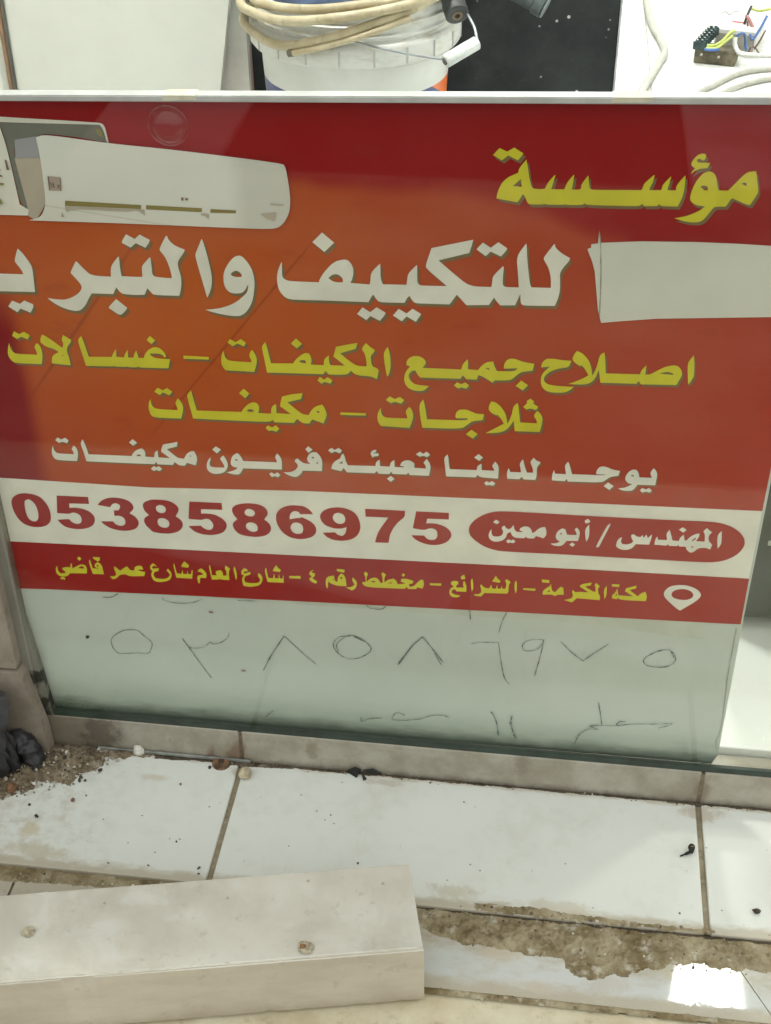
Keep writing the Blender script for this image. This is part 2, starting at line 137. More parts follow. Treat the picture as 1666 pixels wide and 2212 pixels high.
 ('address', 'yellow', 0.0000, 0.0000, """-1771,2558 -1774,2492 -1753,2458 -1719,2462 -1688,2476 -1725,2515 -1718,2533 -1678,2547 -1635,2547 -1622,2599 -1610,2600 -1614,2537 -1565,2566 -1517,2600 -1471,2592 -1456,2546 -1469,2483 -1622,2471 -1651,2468 -1676,2430 -1726,2415 -1773,2423 -1798,2460 -1792,2520|-1554,2546 -1511,2577 -1485,2561 -1497,2542
-1520,2699 -1499,2674 -1522,2644 -1545,2670
-1763,2397 -1736,2414 -1708,2397 -1718,2375 -1740,2385 -1757,2374
-1412,2671 -1402,2611 -1395,2558 -1333,2558 -1373,2578 -1368,2614 -1336,2643 -1309,2631 -1291,2592 -1287,2489 -1405,2482 -1418,2562 -1424,2644|-1351,2598 -1335,2611 -1328,2594 -1344,2583
-1374,2707 -1299,2708 -1309,2666 -1330,2653 -1373,2684
-1161,2607 -1132,2577 -1106,2554 -1063,2596 -1028,2617 -1012,2589 -1000,2572 -958,2570 -953,2612 -917,2639 -874,2637 -861,2591 -923,2585 -897,2567 -845,2563 -861,2506 -1020,2487 -1054,2513 -1094,2504 -1123,2495 -1157,2450 -1198,2430 -1231,2467 -1188,2471 -1157,2492 -1160,2539 -1172,2573
-752,2684 -726,2663 -715,2635 -741,2656 -767,2636 -760,2613 -695,2625 -706,2588 -750,2572 -764,2530 -745,2490 -670,2485 -621,2502 -588,2546 -604,2580 -620,2602 -603,2628 -575,2589 -569,2548 -589,2493 -625,2462 -703,2440 -759,2447 -783,2486 -787,2539 -768,2582 -789,2604 -784,2652
-530,2705 -523,2635 -515,2577 -469,2572 -451,2630 -450,2574 -409,2578 -398,2624 -398,2579 -368,2580 -355,2634 -345,2629 -361,2521 -526,2517 -533,2587 -542,2680
-419,2744 -403,2717 -377,2696 -390,2660 -460,2665 -451,2701
-251,2666 -213,2623 -205,2589 -215,2543 -276,2540 -287,2468 -301,2467 -310,2531 -297,2568 -273,2576 -239,2585 -260,2613 -297,2621 -280,2652
-163,2721 -154,2664 -151,2588 -99,2589 -111,2615 -104,2645 -61,2661 -39,2646 -34,2591 -1,2597 3,2656 -13,2683 0,2728 43,2689 26,2646 24,2538 -62,2538 -70,2549 -80,2536 -156,2528 -164,2593 -174,2691
92,2725 107,2654 107,2583 93,2544 78,2663 79,2698
193,2714 219,2694 227,2671 199,2674 179,2655 183,2640 252,2668 244,2632 195,2610 178,2573 185,2532 216,2521 282,2524 324,2534 345,2571 321,2628 332,2664 362,2632 371,2585 351,2525 317,2492 232,2471 167,2477 157,2529 157,2577 181,2616 154,2629 158,2676
415,2739 420,2672 430,2609 476,2607 492,2673 495,2609 532,2610 541,2672 546,2612 573,2614 585,2665 584,2559 418,2552 404,2636 398,2711
518,2780 535,2747 565,2721 550,2694 479,2701 493,2737
644,2653 759,2664 758,2629 643,2624
896,2758 871,2718 908,2713 906,2678 878,2646 926,2610 912,2579 866,2598 845,2637 874,2669 848,2696 858,2732
1042,2685 1097,2702 1108,2633 1131,2624 1137,2688 1171,2738 1202,2718 1218,2661 1221,2577 1129,2571 1057,2599 1040,2626 1029,2526 1014,2548 1010,2606 1018,2659|1082,2654 1096,2661 1095,2638|1160,2679 1174,2698 1182,2669 1168,2662
1129,2791 1208,2788 1203,2750 1171,2752 1130,2763
1287,2697 1323,2654 1329,2614 1312,2553 1275,2526 1211,2561 1266,2566 1304,2605 1278,2661
1414,2784 1444,2758 1428,2722 1424,2652 1460,2696 1505,2718 1541,2704 1563,2654 1586,2656 1585,2737 1573,2771 1591,2790 1621,2764 1604,2722 1604,2664 1640,2702 1694,2721 1726,2693 1735,2653 1811,2667 1766,2693 1775,2727 1829,2732 1892,2709 1888,2680 1847,2664 1857,2630 1901,2646 1924,2683 1964,2733 1991,2730 2000,2668 1983,2619 1933,2632 1920,2607 1839,2603 1825,2627 1807,2600 1422,2582 1381,2625 1386,2648 1415,2648 1415,2721 1399,2748|1464,2659 1504,2675 1513,2661 1495,2651|1631,2655 1676,2671 1681,2657
1793,2800 1811,2776 1793,2752 1775,2773
2054,2696 2170,2705 2169,2675 2059,2671
2292,2753 2337,2746 2338,2712 2316,2692 2321,2667 2393,2674 2383,2710 2386,2751 2399,2756 2419,2702 2419,2621 2322,2617 2308,2645 2277,2630 2274,2595 2306,2575 2364,2569 2342,2543 2288,2538 2256,2564 2249,2616 2268,2658 2294,2678 2267,2699 2264,2731
2358,2805 2392,2840 2405,2787 2368,2775
2473,2802 2484,2743 2487,2663 2472,2632 2463,2695 2458,2769
2560,2733 2597,2691 2641,2687 2662,2737 2672,2690 2708,2690 2719,2743 2726,2692 2756,2695 2763,2738 2772,2696 2801,2699 2811,2764 2792,2796 2808,2823 2849,2790 2830,2742 2833,2662 2821,2638 2599,2625 2565,2575 2503,2580 2497,2600 2538,2600 2568,2630 2562,2682 2552,2709
2701,2856 2720,2818 2752,2792 2740,2768 2665,2778 2681,2808
2899,2812 2911,2785 2914,2693 2905,2646 2889,2702 2887,2782
2974,2724 3095,2728 3092,2701 2977,2702
3147,2851 3222,2848 3221,2814 3153,2815
3239,2808 3253,2720 3286,2701 3332,2776 3361,2768 3373,2680 3310,2673 3289,2652 3253,2672 3168,2659 3165,2704 3202,2752 3230,2770|3206,2701 3233,2726 3236,2701
3453,2747 3484,2721 3517,2731 3608,2733 3518,2798 3532,2829 3629,2858 3623,2823 3568,2803 3652,2745 3675,2747 3669,2813 3657,2822 3671,2858 3712,2817 3693,2793 3705,2720 3724,2700 3723,2644 3569,2647 3501,2647 3459,2590 3377,2612 3444,2634 3464,2674 3450,2717
3775,2831 3785,2713 3767,2659 3751,2777
3823,2858 3896,2860 3893,2828 3826,2829
3878,2811 3897,2724 3971,2724 4039,2723 3954,2782 3962,2820 4059,2862 4056,2826 3997,2801 4083,2728 4107,2767 4150,2794 4172,2737 4165,2676 3920,2667 3895,2691 3885,2671 3839,2681 3836,2718 3866,2758|3864,2721 3881,2745 3886,2720"""),
 ('pin', 'white', 0.0000, 0.0000, """4325,2782 4331,2827 4369,2882 4444,2908 4532,2912 4625,2878 4674,2824 4677,2780 4635,2716 4565,2649 4504,2588 4455,2623 4385,2691 4341,2739|4397,2781 4404,2819 4450,2856 4527,2864 4586,2837 4608,2795 4596,2757 4544,2726 4477,2726 4418,2746"""),
 ('acdark', 'acgrey', 0.0000, 0.0000, """-1835,7235 -1527,7232 -672,7252 -658,7225 -640,7098 -886,7134 -1158,7153 -1239,7125 -1406,7092 -1452,7004 -1453,6910 -1439,6769 -1412,6462 -1481,6524 -1504,7018 -1533,7201 -1823,7296"""),
 ('acrim', 'white', 0.0000, 0.0000, """-1823,7296 -1519,7281 -685,7267 -657,7253 -643,7223 -632,7099 -646,7104 -665,7215 -688,7248 -1527,7235 -1833,7242"""),
 ('acside', 'aclilac', 0.0000, 0.0000, """-1430,7091 -1238,7130 -1222,6944 -1449,6934"""),
 ('aclow', 'acbeige', 0.0000, 0.0000, """-1457,6934 -1222,6944 -1239,6698 -1249,6536 -1361,6382 -1434,6428 -1412,6462"""),  # same side as the lilac part, warm glass reflection put into its colour
 ('acremote', 'white', 0.0000, 0.0000, """-1817,7326 -1533,7201 -1504,7018 -1481,6524 -1409,6478 -1426,6425 -1675,6419 -1999,6408"""),
 ('acbody', 'acbody', 0.0000, 0.0000, """-1239,7125 -1158,7153 -632,7099 -76,7068 802,6993 830,6967 851,6797 857,6671 840,6558 789,6467 725,6415 524,6405 -567,6398 -1425,6382 -1308,6418 -1249,6536 -1239,6698 -1230,6944"""),
 ('acvent', 'acbronze', 0.0000, 0.0000, """-1073,6580 -417,6573 -421,6537 -1080,6534
-374,6574 103,6570 99,6534 -378,6536
175,6567 394,6565 388,6539 172,6533"""),
 ('acfin', 'acbeige', 0.0000, 0.0000, """-1081,6531 -422,6534 -393,6537 -392,6480 -414,6495 -457,6526 -553,6505 -992,6512 -1076,6479
102,6529 160,6524 151,6475 130,6498 85,6512
595,6546 734,6569 714,6488 653,6501
-1116,6477 -1099,6431 -1131,6430
689,6644 798,6640 797,6627 688,6628"""),
 ('acsticker', 'acpink', 0.0000, 0.0000, """-1192,6796 -1079,6790 -1091,6670 -1196,6668"""),
 ('acmark', 'acbrown', 0.0000, 0.0000, """-1188,6791 -1177,6792 -1186,6671 -1196,6669
-1083,6787 -1078,6785 -1091,6673 -1097,6673
-1173,6746 -1167,6746 -1169,6693 -1175,6693
-1155,6742 -1146,6742 -1144,6694 -1153,6694 -1154,6718 -1166,6714 -1165,6721 -1155,6724
-1114,6723 -1099,6722 -1097,6711 -1107,6711 -1105,6691 -1113,6691 -1116,6710
-63,6661 -43,6662 -45,6635 -64,6634
-28,6657 -6,6658 -8,6638 -30,6637"""),
 ('aclegs', 'acbrown', 0.0000, 0.0000, """-1536,6926 -1519,6920 -1511,6837 -1534,6834
-1629,6847 -1591,6841 -1589,6825 -1632,6826
-1639,6791 -1584,6789 -1579,6773 -1642,6772"""),
 ('acgreen', 'acolive', 0.0000, 0.0000, """-1651,6727 -1577,6717 -1585,6698 -1657,6694
-1676,6588 -1631,6574 -1622,6534 -1657,6519 -1689,6517
-721,7227 -676,7222 -656,7147 -705,7175"""),
]
HAND = """1.69 -1607,1610 -1579,1600 -1602,1579 -1572,1621
0.56 -1067,1756 -1167,1738 -1263,1672 -1327,1588 -1327,1485 -1287,1411 -1229,1399 -1066,1427 -947,1435 -898,1518 -889,1596 -958,1678 -1019,1748 -1077,1755
0.71 -547,1689 -482,1563 -383,1354 -282,1154
0.49 -480,1576 -423,1564 -323,1593 -248,1670 -221,1647 -131,1677 -58,1749 -33,1819
0.85 300,1325 380,1515 477,1705 551,1838
0.64 551,1838 650,1723 777,1572 866,1484
0.71 1243,1912 1130,1887 1071,1806 1069,1730 1123,1648 1217,1594 1332,1620 1428,1694 1457,1760 1411,1842 1337,1897 1244,1924 1148,1852 1098,1771 1115,1685
0.85 1281,1908 1392,1853
1.22 1739,1567 1790,1669 1891,1857
0.76 1891,1857 1990,1980
0.92 1990,1980 2062,1875 2144,1749 2207,1655
0.61 2114,1773 2187,1617
0.54 2487,1942 2599,1973 2762,1985
0.61 2762,1991 2789,1806 2812,1659 2849,1498 2903,1420
0.54 3207,2070 3128,2069 3042,2034 3006,1969 3029,1907 3117,1917 3192,1984 3211,2070
0.69 3216,2079 3198,1891 3153,1573
0.76 3389,2066 3511,1925 3626,1830
0.69 3626,1830 3743,1963 3859,2082
0.76 4469,2074 4375,2053 4276,1982 4226,1910 4252,1846 4361,1826 4475,1852 4534,1930 4513,2021 4459,2073
0.76 4469,2069 4519,1968
0.76 2458,2390 2471,2270
0.69 2828,2395 2794,2296 2762,2128
0.71 -1343,2181 -1245,2191 -1171,2247
0.56 -702,2245 -687,2205 -594,2182 -480,2184 -363,2213 -283,2262
0.71 96,2283 190,2285 275,2289
0.71 1419,2351 1455,2317 1521,2307
0.76 1521,2303 1581,2319 1621,2365
1.12 277,627 373,747
0.89 1336,754 1347,690 1423,743 1563,773
0.89 1671,773 1702,854 1749,876 1810,841
0.78 1671,764 1795,766 1980,810 2102,876 2224,890 2286,855
1.12 2728,1006 2789,864 2819,644
1.34 2950,977 2940,861 2978,715 3006,641
0.89 3829,1273 3860,1120 3889,955
0.78 3764,919 3881,946 4028,955 4202,1001 4435,1030 4593,1057 4582,1031 4470,975
1.12 4034,964 4067,1019 4126,1026
0.89 3764,919 3856,879 3767,876 3683,802 3645,711 3630,623"""
# ------------------------------------------------------------------ helpers
def tag(o, label=None, cat=None, group=None, kind=None):
    if label: o['label'] = label
    if cat: o['category'] = cat
    if group: o['group'] = group
    if kind: o['kind'] = kind
    return o
def thing(name, label, cat, loc=(0, 0, 0), group=None):
    o = bpy.data.objects.new(name, None); COL.objects.link(o); o.location = loc; o.empty_display_size = .05
    return tag(o, label, cat, group)
def link(name, me, parent=None):
    o = bpy.data.objects.new(name, me); COL.objects.link(o)
    if parent:
        o.parent = parent
        p = parent; m = Matrix.Identity(4)
        m = Matrix.Translation(parent.location)
        if parent.parent: m = Matrix.Identity(4)
        if parent.type == 'EMPTY': o.matrix_parent_inverse = m.inverted()
    return o
def mesh(name, bm, mats, parent=None, smooth=False, angle=40):
    me = bpy.data.meshes.new(name); bmesh.ops.recalc_face_normals(bm, faces=bm.faces[:]); bm.to_mesh(me); bm.free()
    for m in (mats if isinstance(mats, (list, tuple)) else [mats]): me.materials.append(m)
    if smooth:
        for p in me.polygons: p.use_smooth = True
        try: me.set_sharp_from_angle(angle=math.radians(angle))
        except Exception: pass
    return link(name, me, parent)
def box(bm, x0, x1, y0, y1, z0, z1, bev=0, mi=0, seg=1):
    vs_ = [bm.verts.new((x, y, z)) for z in (z0, z1) for y in (y0, y1) for x in (x0, x1)]
    fs = [bm.faces.new([vs_[i] for i in q]) for q in ((0, 2, 3, 1), (4, 5, 7, 6), (0, 1, 5, 4), (1, 3, 7, 5), (3, 2, 6, 7), (2, 0, 4, 6))]
    for f in fs: f.material_index = mi
    if bev:
        es = list({e for f in fs for e in f.edges})
        r = bmesh.ops.bevel(bm, geom=es, offset=bev, segments=seg, affect='EDGES', profile=.5)
        for f in r['faces']: f.material_index = mi
    return vs_
def prism(bm, pts, d):           # pts: closed ring of 3-D points, d: offset vector
    a = [bm.verts.new(p) for p in pts]; b = [bm.verts.new(Vector(p) + Vector(d)) for p in pts]
    n = len(a); bm.faces.new(a); bm.faces.new(b[::-1])
    for i in range(n): bm.faces.new((a[i], b[i], b[(i + 1) % n], a[(i + 1) % n]))
def spline(pts, n=6, closed=False):
    P = [Vector(p) for p in pts]; out = []; m = len(P)
    for i in range(m if closed else m - 1):
        g = (lambda k: P[k % m]) if closed else (lambda k: P[max(0, min(m - 1, k))])
        a, b, c, d = g(i - 1), g(i), g(i + 1), g(i + 2)
        for j in range(n):
            t = j / n
            out.append(.5 * ((2 * b) + (c - a) * t + (2 * a - 5 * b + 4 * c - d) * t * t + (3 * b - a - 3 * c + d) * t ** 3))
    if not closed: out.append(P[-1])
    return out
def tube(bm, pts, r, seg=10, closed=False, mi=0):
    n = len(pts); rings = []; up = Vector((0, 0, 1)); last = None
    for i, p in enumerate(pts):
        t = (pts[(i + 1) % n] - pts[i - 1]) if closed else (pts[min(n - 1, i + 1)] - pts[max(0, i - 1)])
        t.normalize()
        if last is None:
            s = t.cross(up)
            if s.length < .1: s = t.cross(Vector((1, 0, 0)))
        else: s = last - t * last.dot(t)
        s.normalize(); last = s; u = s.cross(t)
        rr = r[i] if isinstance(r, (list, tuple)) else r
        rings.append([bm.verts.new(p + (s * math.cos(2 * math.pi * k / seg) + u * math.sin(2 * math.pi * k / seg)) * rr) for k in range(seg)])
    for i in range(n if closed else n - 1):
        a, b = rings[i], rings[(i + 1) % n]
        for k in range(seg):
            f = bm.faces.new((a[k], a[(k + 1) % seg], b[(k + 1) % seg], b[k])); f.material_index = mi
    if not closed:
        bm.faces.new(rings[0]).material_index = mi; bm.faces.new(rings[-1][::-1]).material_index = mi
def lathe(bm, cx, cy, prof, seg=64, mi=0):
    rings = [[bm.verts.new((cx + r * math.cos(2 * math.pi * k / seg), cy + r * math.sin(2 * math.pi * k / seg), z)) for k in range(seg)] for r, z in prof]
    for i in range(len(prof) - 1):
        for k in range(seg):
            f = bm.faces.new((rings[i][k], rings[i][(k + 1) % seg], rings[i + 1][(k + 1) % seg], rings[i + 1][k])); f.material_index = mi
    return rings
def smooth_ring(p, it=2):
    for _ in range(it):
        q = []; n = len(p)
        for i in range(n):
            a, b, c = Vector(p[i - 1]), Vector(p[i]), Vector(p[(i + 1) % n])
            u, v = b - a, c - b
            if u.length < 1e-9 or v.length < 1e-9: q.append(b); continue
            ang = abs(math.degrees(math.atan2(u.x * v.y - u.y * v.x, u.dot(v))))
            if ang < 52: q += [b - u * .22, b + v * .22]
            else: q.append(b)
        p = q
    return [Vector(v) for v in p]
def even_odd(x, y, R):
    c = False; j = len(R) - 1
    for i in range(len(R)):
        xi, yi = R[i]; xj, yj = R[j]
        if (yi > y) != (yj > y) and x < (xj - xi) * (y - yi) / (yj - yi) + xi: c = not c
        j = i
    return c
def fill(bm, polys, y, mi=0, dx=0, dz=0):      # polys: list of [outer, hole, ...]; one flat sheet, no overlaps
    vs_ = []; es = []; P = []
    for rings in polys:
        rr = []
        for r in rings:
            k = len(vs_); n = len(r); pts = [Vector((v[0] + dx, v[1] + dz)) for v in r]
            vs_ += pts; es += [(k + i, k + (i + 1) % n) for i in range(n)]; rr.append([(p.x, p.y) for p in pts])
        P.append((min(p[0] for p in rr[0]), max(p[0] for p in rr[0]), rr))
    o = delaunay_2d_cdt(vs_, es, [], 0, 1e-7)
    V = {}
    for f in o[2]:
        cx = sum(o[0][i].x for i in f) / len(f); cy = sum(o[0][i].y for i in f) / len(f)
        if not any(a <= cx <= b and sum(even_odd(cx, cy, r) for r in rr) % 2 for a, b, rr in P): continue
        for i in f:
            if i not in V: V[i] = bm.verts.new((o[0][i].x, y, o[0][i].y))
        try:
            k = bm.faces.new([V[i] for i in f]); k.material_index = mi
            k.normal_update()
            if k.normal.y > 0: k.normal_flip()
        except ValueError: pass
def flat_mesh(name, bm, mats, parent):
    me = bpy.data.meshes.new(name); bm.to_mesh(me); bm.free()
    for m in mats: me.materials.append(m)
    return link(name, me, parent)

# ------------------------------------------------------------------ material helpers
class N:
    def __init__(s, name):
        s.m = bpy.data.materials.new(name); s.m.use_nodes = True; s.t = s.m.node_tree
        s.p = s.t.nodes['Principled BSDF']; s.out = s.t.nodes['Material Output']; s.tc = None
    def node(s, t, **k):
        n = s.t.nodes.new(t)
        for a, b in k.items(): setattr(n, a, b)
        return n
    def set(s, inp, v):
        if hasattr(v, 'is_linked') or hasattr(v, 'links'): s.t.links.new(v, inp)
        else: inp.default_value = v
    def co(s):
        if not s.tc: s.tc = s.node('ShaderNodeTexCoord').outputs['Object']
        return s.tc
    def xyz(s):
        n = s.node('ShaderNodeSeparateXYZ'); s.set(n.inputs[0], s.co()); return n.outputs
    def noise(s, scale, detail=4, rough=.6, stretch=None, dist=0):
        n = s.node('ShaderNodeTexNoise'); n.inputs['Scale'].default_value = scale; n.inputs['Detail'].default_value = detail; n.inputs['Roughness'].default_value = rough
        n.inputs['Distortion'].default_value = dist
        v = s.co()
        if stretch:
            mp = s.node('ShaderNodeMapping'); mp.inputs['Scale'].default_value = stretch; s.set(mp.inputs[0], v); v = mp.outputs[0]
        s.set(n.inputs['Vector'], v); return n.outputs['Fac']
    def vor(s, scale, out='Distance'):
        n = s.node('ShaderNodeTexVoronoi'); n.inputs['Scale'].default_value = scale; s.set(n.inputs['Vector'], s.co()); return n.outputs[out]
    def math(s, op, a, b=0., c=None):
        n = s.node('ShaderNodeMath', operation=op); s.set(n.inputs[0], a); s.set(n.inputs[1], b)
        if c is not None: s.set(n.inputs[2], c)
        return n.outputs[0]
    def step(s, v, a, b):          # smooth 0..1 between a and b
        n = s.node('ShaderNodeMapRange', interpolation_type='SMOOTHSTEP'); s.set(n.inputs[0], v)
        lo, hi = min(a, b), max(a, b)
        n.inputs[1].default_value = lo; n.inputs[2].default_value = hi
        n.inputs[3].default_value = 0 if a < b else 1; n.inputs[4].default_value = 1 if a < b else 0
        return n.outputs[0]
    def mix(s, f, a, b):
        n = s.node('ShaderNodeMix', data_type='RGBA'); s.set(n.inputs[0], f)
        for i, v in ((6, a), (7, b)):
            if isinstance(v, tuple): v = (*v, 1) if len(v) == 3 else v
            s.set(n.inputs[i], v)
        return n.outputs[2]
    def fin(s, col, rough=.5, bump=None, bstr=.2, bdist=.002, spec=.5, metal=0.):
        if isinstance(col, tuple): col = (*col, 1)
        s.set(s.p.inputs['Base Color'], col); s.set(s.p.inputs['Roughness'], rough)
        s.p.inputs['Specular IOR Level'].default_value = spec; s.set(s.p.inputs['Metallic'], metal)
        if bump is not None:
            b = s.node('ShaderNodeBump'); b.inputs['Strength'].default_value = bstr; b.inputs['Distance'].default_value = bdist
            s.set(b.inputs['Height'], bump); s.t.links.new(b.outputs[0], s.p.inputs['Normal'])
        return s.m
def simple(name, c, rough=.5, var=.12, scale=40, bstr=0., metal=0., spec=.5):
    n = N(name); f = n.noise(scale, 5)
    d = tuple(max(0, x * (1 - var * 1.6)) for x in c); e = tuple(min(1, x * (1 + var)) for x in c)
    return n.fin(n.mix(n.step(f, .3, .7), d, e), rough, f if bstr else None, bstr, .002, spec, metal)

# glazed white tiles: grime, specks, dirt creeping in from the joints
def tile_mat(name, base, edges=(), left=False, rough=.28, grime=1., sp=1., rvar=.15, spc=.5, spots=(), wet=0):
    n = N(name); x, y, z = n.xyz()
    col = n.mix(n.step(n.noise(3.2, 3), .35, .7), tuple(c * .95 for c in base), base)
    big = n.noise(9, 6, .65); fine = n.noise(60, 6, .7)
    col = n.mix(n.math('MULTIPLY', n.step(n.math('ADD', big, n.math('MULTIPLY', fine, .5)), .72, 1.10), .30 * grime), col, (.50, .46, .38))
    for (v0, wd) in edges:        # dirt next to a joint that runs along x at y = v0
        d = n.math('ABSOLUTE', n.math('SUBTRACT', y, v0))
        d = n.math('ADD', d, n.math('MULTIPLY', n.math('SUBTRACT', n.noise(26, 6, .7, (1, 2.2, 1)), .62), wd * 2.6))
        col = n.mix(n.math('MULTIPLY', n.step(d, wd, 0), .75), col, (.42, .36, .26))
    if left:                      # trodden dirt at the left end
        d = n.math('ADD', x, n.math('MULTIPLY', n.noise(14, 6, .7), .25))
        col = n.mix(n.math('MULTIPLY', n.math('MULTIPLY', n.step(d, .06, -.1), n.step(fine, .42, .68)), .55), col, (.45, .40, .31))
    for (sx_, sy_, sr_, ax_, sc_) in spots:
        ux = n.math('MULTIPLY', n.math('SUBTRACT', x, sx_), ax_); uy = n.math('SUBTRACT', y, sy_)
        dd = n.math('SQRT', n.math('ADD', n.math('MULTIPLY', ux, ux), n.math('MULTIPLY', uy, uy)))
        dd = n.math('ADD', dd, n.math('MULTIPLY', n.math('SUBTRACT', n.noise(55, 6, .75), .5), sr_ * 2.4))
        col = n.mix(n.math('MULTIPLY', n.step(dd, sr_, sr_ * .3), .6), col, sc_)
    v = n.vor(95, 'Distance'); vc = n.vor(95, 'Color')
    sx = n.node('ShaderNodeSeparateColor'); n.set(sx.inputs[0], vc)
    spk = n.math('MULTIPLY', n.step(v, .13, .07), n.step(sx.outputs[0], .90, .93))
    col = n.mix(n.math('MULTIPLY', spk, .75 * sp), col, (.13, .11, .09))
    sm = n.math('MULTIPLY', n.step(n.noise(75, 4, .6, (1, .35, 1)), .64, .80), .35 * sp)
    col = n.mix(sm, col, (.47, .43, .36))
    r = n.math('ADD', n.math('MULTIPLY', n.step(big, .45, .75), rvar), rough)
    if wet:
        rag = n.step(n.math('ADD', n.math('ADD', n.noise(60, 6, .75), n.math('MULTIPLY', n.noise(11, 3), .3)), n.math('MULTIPLY', n.step(n.math('ABSOLUTE', n.math('SUBTRACT', y, -.222)), .010, .034), .45)), .90, .98)
        r = n.math('ADD', rough, n.math('MULTIPLY', rag, .5)); col = n.mix(n.math('MULTIPLY', rag, .35), col, (.46, .41, .32))
        return n.fin(col, r, n.noise(9, 3), .05, .002, spc)
    return n.fin(col, r, None, spec=spc)
M = {}
M['tile'] = tile_mat('glazed_step_tile', (.72, .73, .69), ((-.168, .012), (0.0, .007)), True, .38, 1.5, 1., .2, .4, ((-.203, -.121, .014, 1, (.50, .42, .24)), (.503, -.016, .014, .45, (.42, .33, .23)), (.003, -.014, .010, .6, (.40, .31, .21)), (.16, -.012, .007, .25, (.45, .40, .32)), (.25, -.150, .012, .3, (.50, .44, .33)), (-.09, -.035, .006, .3, (.55, .48, .36)), (-.19, -.148, .012, .25, (.47, .41, .28)), (.36, -.155, .012, .25, (.52, .46, .36))))
M['tile_low'] = tile_mat('glazed_lower_tile', (.60, .615, .60), ((-.180, .042), (-.260, .016)), False, .050, 1.2, 1., .0, .6, ((.30, -.212, .013, .4, (.52, .45, .34)), (.40, -.236, .014, .5, (.50, .46, .40)), (.47, -.214, .012, .4, (.50, .43, .31)), (.34, -.246, .010, .3, (.54, .46, .36))), 1)
M['tile_in'] = tile_mat('glazed_floor_tile', (.80, .81, .77), (), False, .25, .3, .4)
def riser_mat():
    n = N('dirty_riser_stone'); x, y, z = n.xyz()
    f = n.noise(22, 6, .65); c = n.mix(n.step(f, .3, .72), (.30, .265, .205), (.44, .41, .345))
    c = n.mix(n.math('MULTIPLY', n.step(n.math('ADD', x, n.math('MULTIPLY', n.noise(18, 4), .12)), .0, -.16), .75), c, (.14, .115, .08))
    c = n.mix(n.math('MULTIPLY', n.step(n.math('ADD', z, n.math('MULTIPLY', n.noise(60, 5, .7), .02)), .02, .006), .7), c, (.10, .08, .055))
    c = n.mix(n.math('MULTIPLY', n.step(n.noise(70, 5, .7), .6, .75), .5), c, (.2, .16, .11))
    for (sx_, sz_, sr_, sc_) in ((-.005, .012, .016, (.17, .095, .055)), (-.035, .006, .009, (.16, .09, .06)), (-.16, .02, .03, (.08, .06, .045)), (.5, .02, .014, (.22, .17, .12)), (.31, .035, .012, (.22, .19, .14)), (.08, .028, .01, (.24, .19, .13))):
        ux = n.math('SUBTRACT', x, sx_); uz = n.math('MULTIPLY', n.math('SUBTRACT', z, sz_), .55)
        dd = n.math('ADD', n.math('SQRT', n.math('ADD', n.math('MULTIPLY', ux, ux), n.math('MULTIPLY', uz, uz))), n.math('MULTIPLY', n.math('SUBTRACT', n.noise(70, 5, .75), .5), sr_ * 2.2))
        c = n.mix(n.math('MULTIPLY', n.step(dd, sr_, sr_ * .3), .7), c, sc_)
    return n.fin(c, .55, f, .25, .003)
M['riser'] = riser_mat()
def soil_mat(name, a, b, c_, gr=1.):
    n = N(name); f = n.noise(24, 7, .7); g = n.noise(150, 5, .7)
    c = n.mix(n.step(f, .34, .66), a, b); c = n.mix(n.math('MULTIPLY', n.step(n.noise(60, 5, .65), .54, .70), .7), c, c_)
    c = n.mix(n.math('MULTIPLY', n.step(n.noise(85, 4, .6), .56, .70), .6), c, tuple(x * .45 for x in a))
    return n.fin(c, .95, g, .5 * gr, .0015, .1)
M['soil'] = soil_mat('grey_brown_soil', (.125, .092, .058), (.27, .215, .15), (.46, .42, .35))
M['dirt'] = soil_mat('ochre_dirt', (.175, .13, .065), (.40, .34, .23), (.60, .56, .48), 1.8)
M['grime'] = soil_mat('black_brown_grime', (.05, .04, .03), (.13, .10, .07), (.25, .21, .16))
M['lip'] = simple('concrete_apron', (.24, .20, .15), .9, .45, 2.5, 0)
M['grout'] = soil_mat('brown_grout', (.24, .195, .13), (.36, .31, .22), (.45, .40, .32))
def pave_mat():
    n = N('yellow_stone'); f = n.noise(12, 6, .7); g = n.noise(60, 5, .7)
    c = n.mix(n.step(f, .3, .7), (.50, .42, .27), (.68, .62, .47)); c = n.mix(n.math('MULTIPLY', n.step(g, .55, .7), .5), c, (.36, .27, .15))
    return n.fin(c, .6, g, .3, .002)
M['pave'] = pave_mat()
M['plaster_wall'] = simple('room_wall_paint', (.78, .79, .75), .7, .05, 6)
M['alu'] = None
def alu():
    n = N('dirty_aluminium'); x, y, z = n.xyz()
    f = n.noise(16, 6, .65, (1, 1, .5)); c = n.mix(n.step(f, .3, .7), (.21, .20, .165), (.30, .285, .24))
    g = n.math('ADD', z, n.math('MULTIPLY', n.noise(30, 5, .7), .12))
    c = n.mix(n.math('MULTIPLY', n.step(g, .20, .08), .75), c, (.09, .10, .075))
    c = n.mix(n.step(n.math('ADD', n.noise(24, 4, .6), n.math('MULTIPLY', n.step(z, .2, .08), .18)), .70, .78), c, (.035, .034, .025))
    return n.fin(c, .55, f, .1, .002, .5, .25)
M['alu'] = alu()
M['rail'] = None
def rail():
    n = N('white_rail'); x, y, z = n.xyz(); f = n.noise(30, 5, .6)
    c = n.mix(n.step(f, .35, .7), (.44, .445, .42), (.54, .545, .52))
    c = n.mix(n.math('MULTIPLY', n.step(n.noise(11, 3, .6), .62, .66), .6), c, (.52, .48, .38))
    return n.fin(c, .4)
M['rail'] = rail()
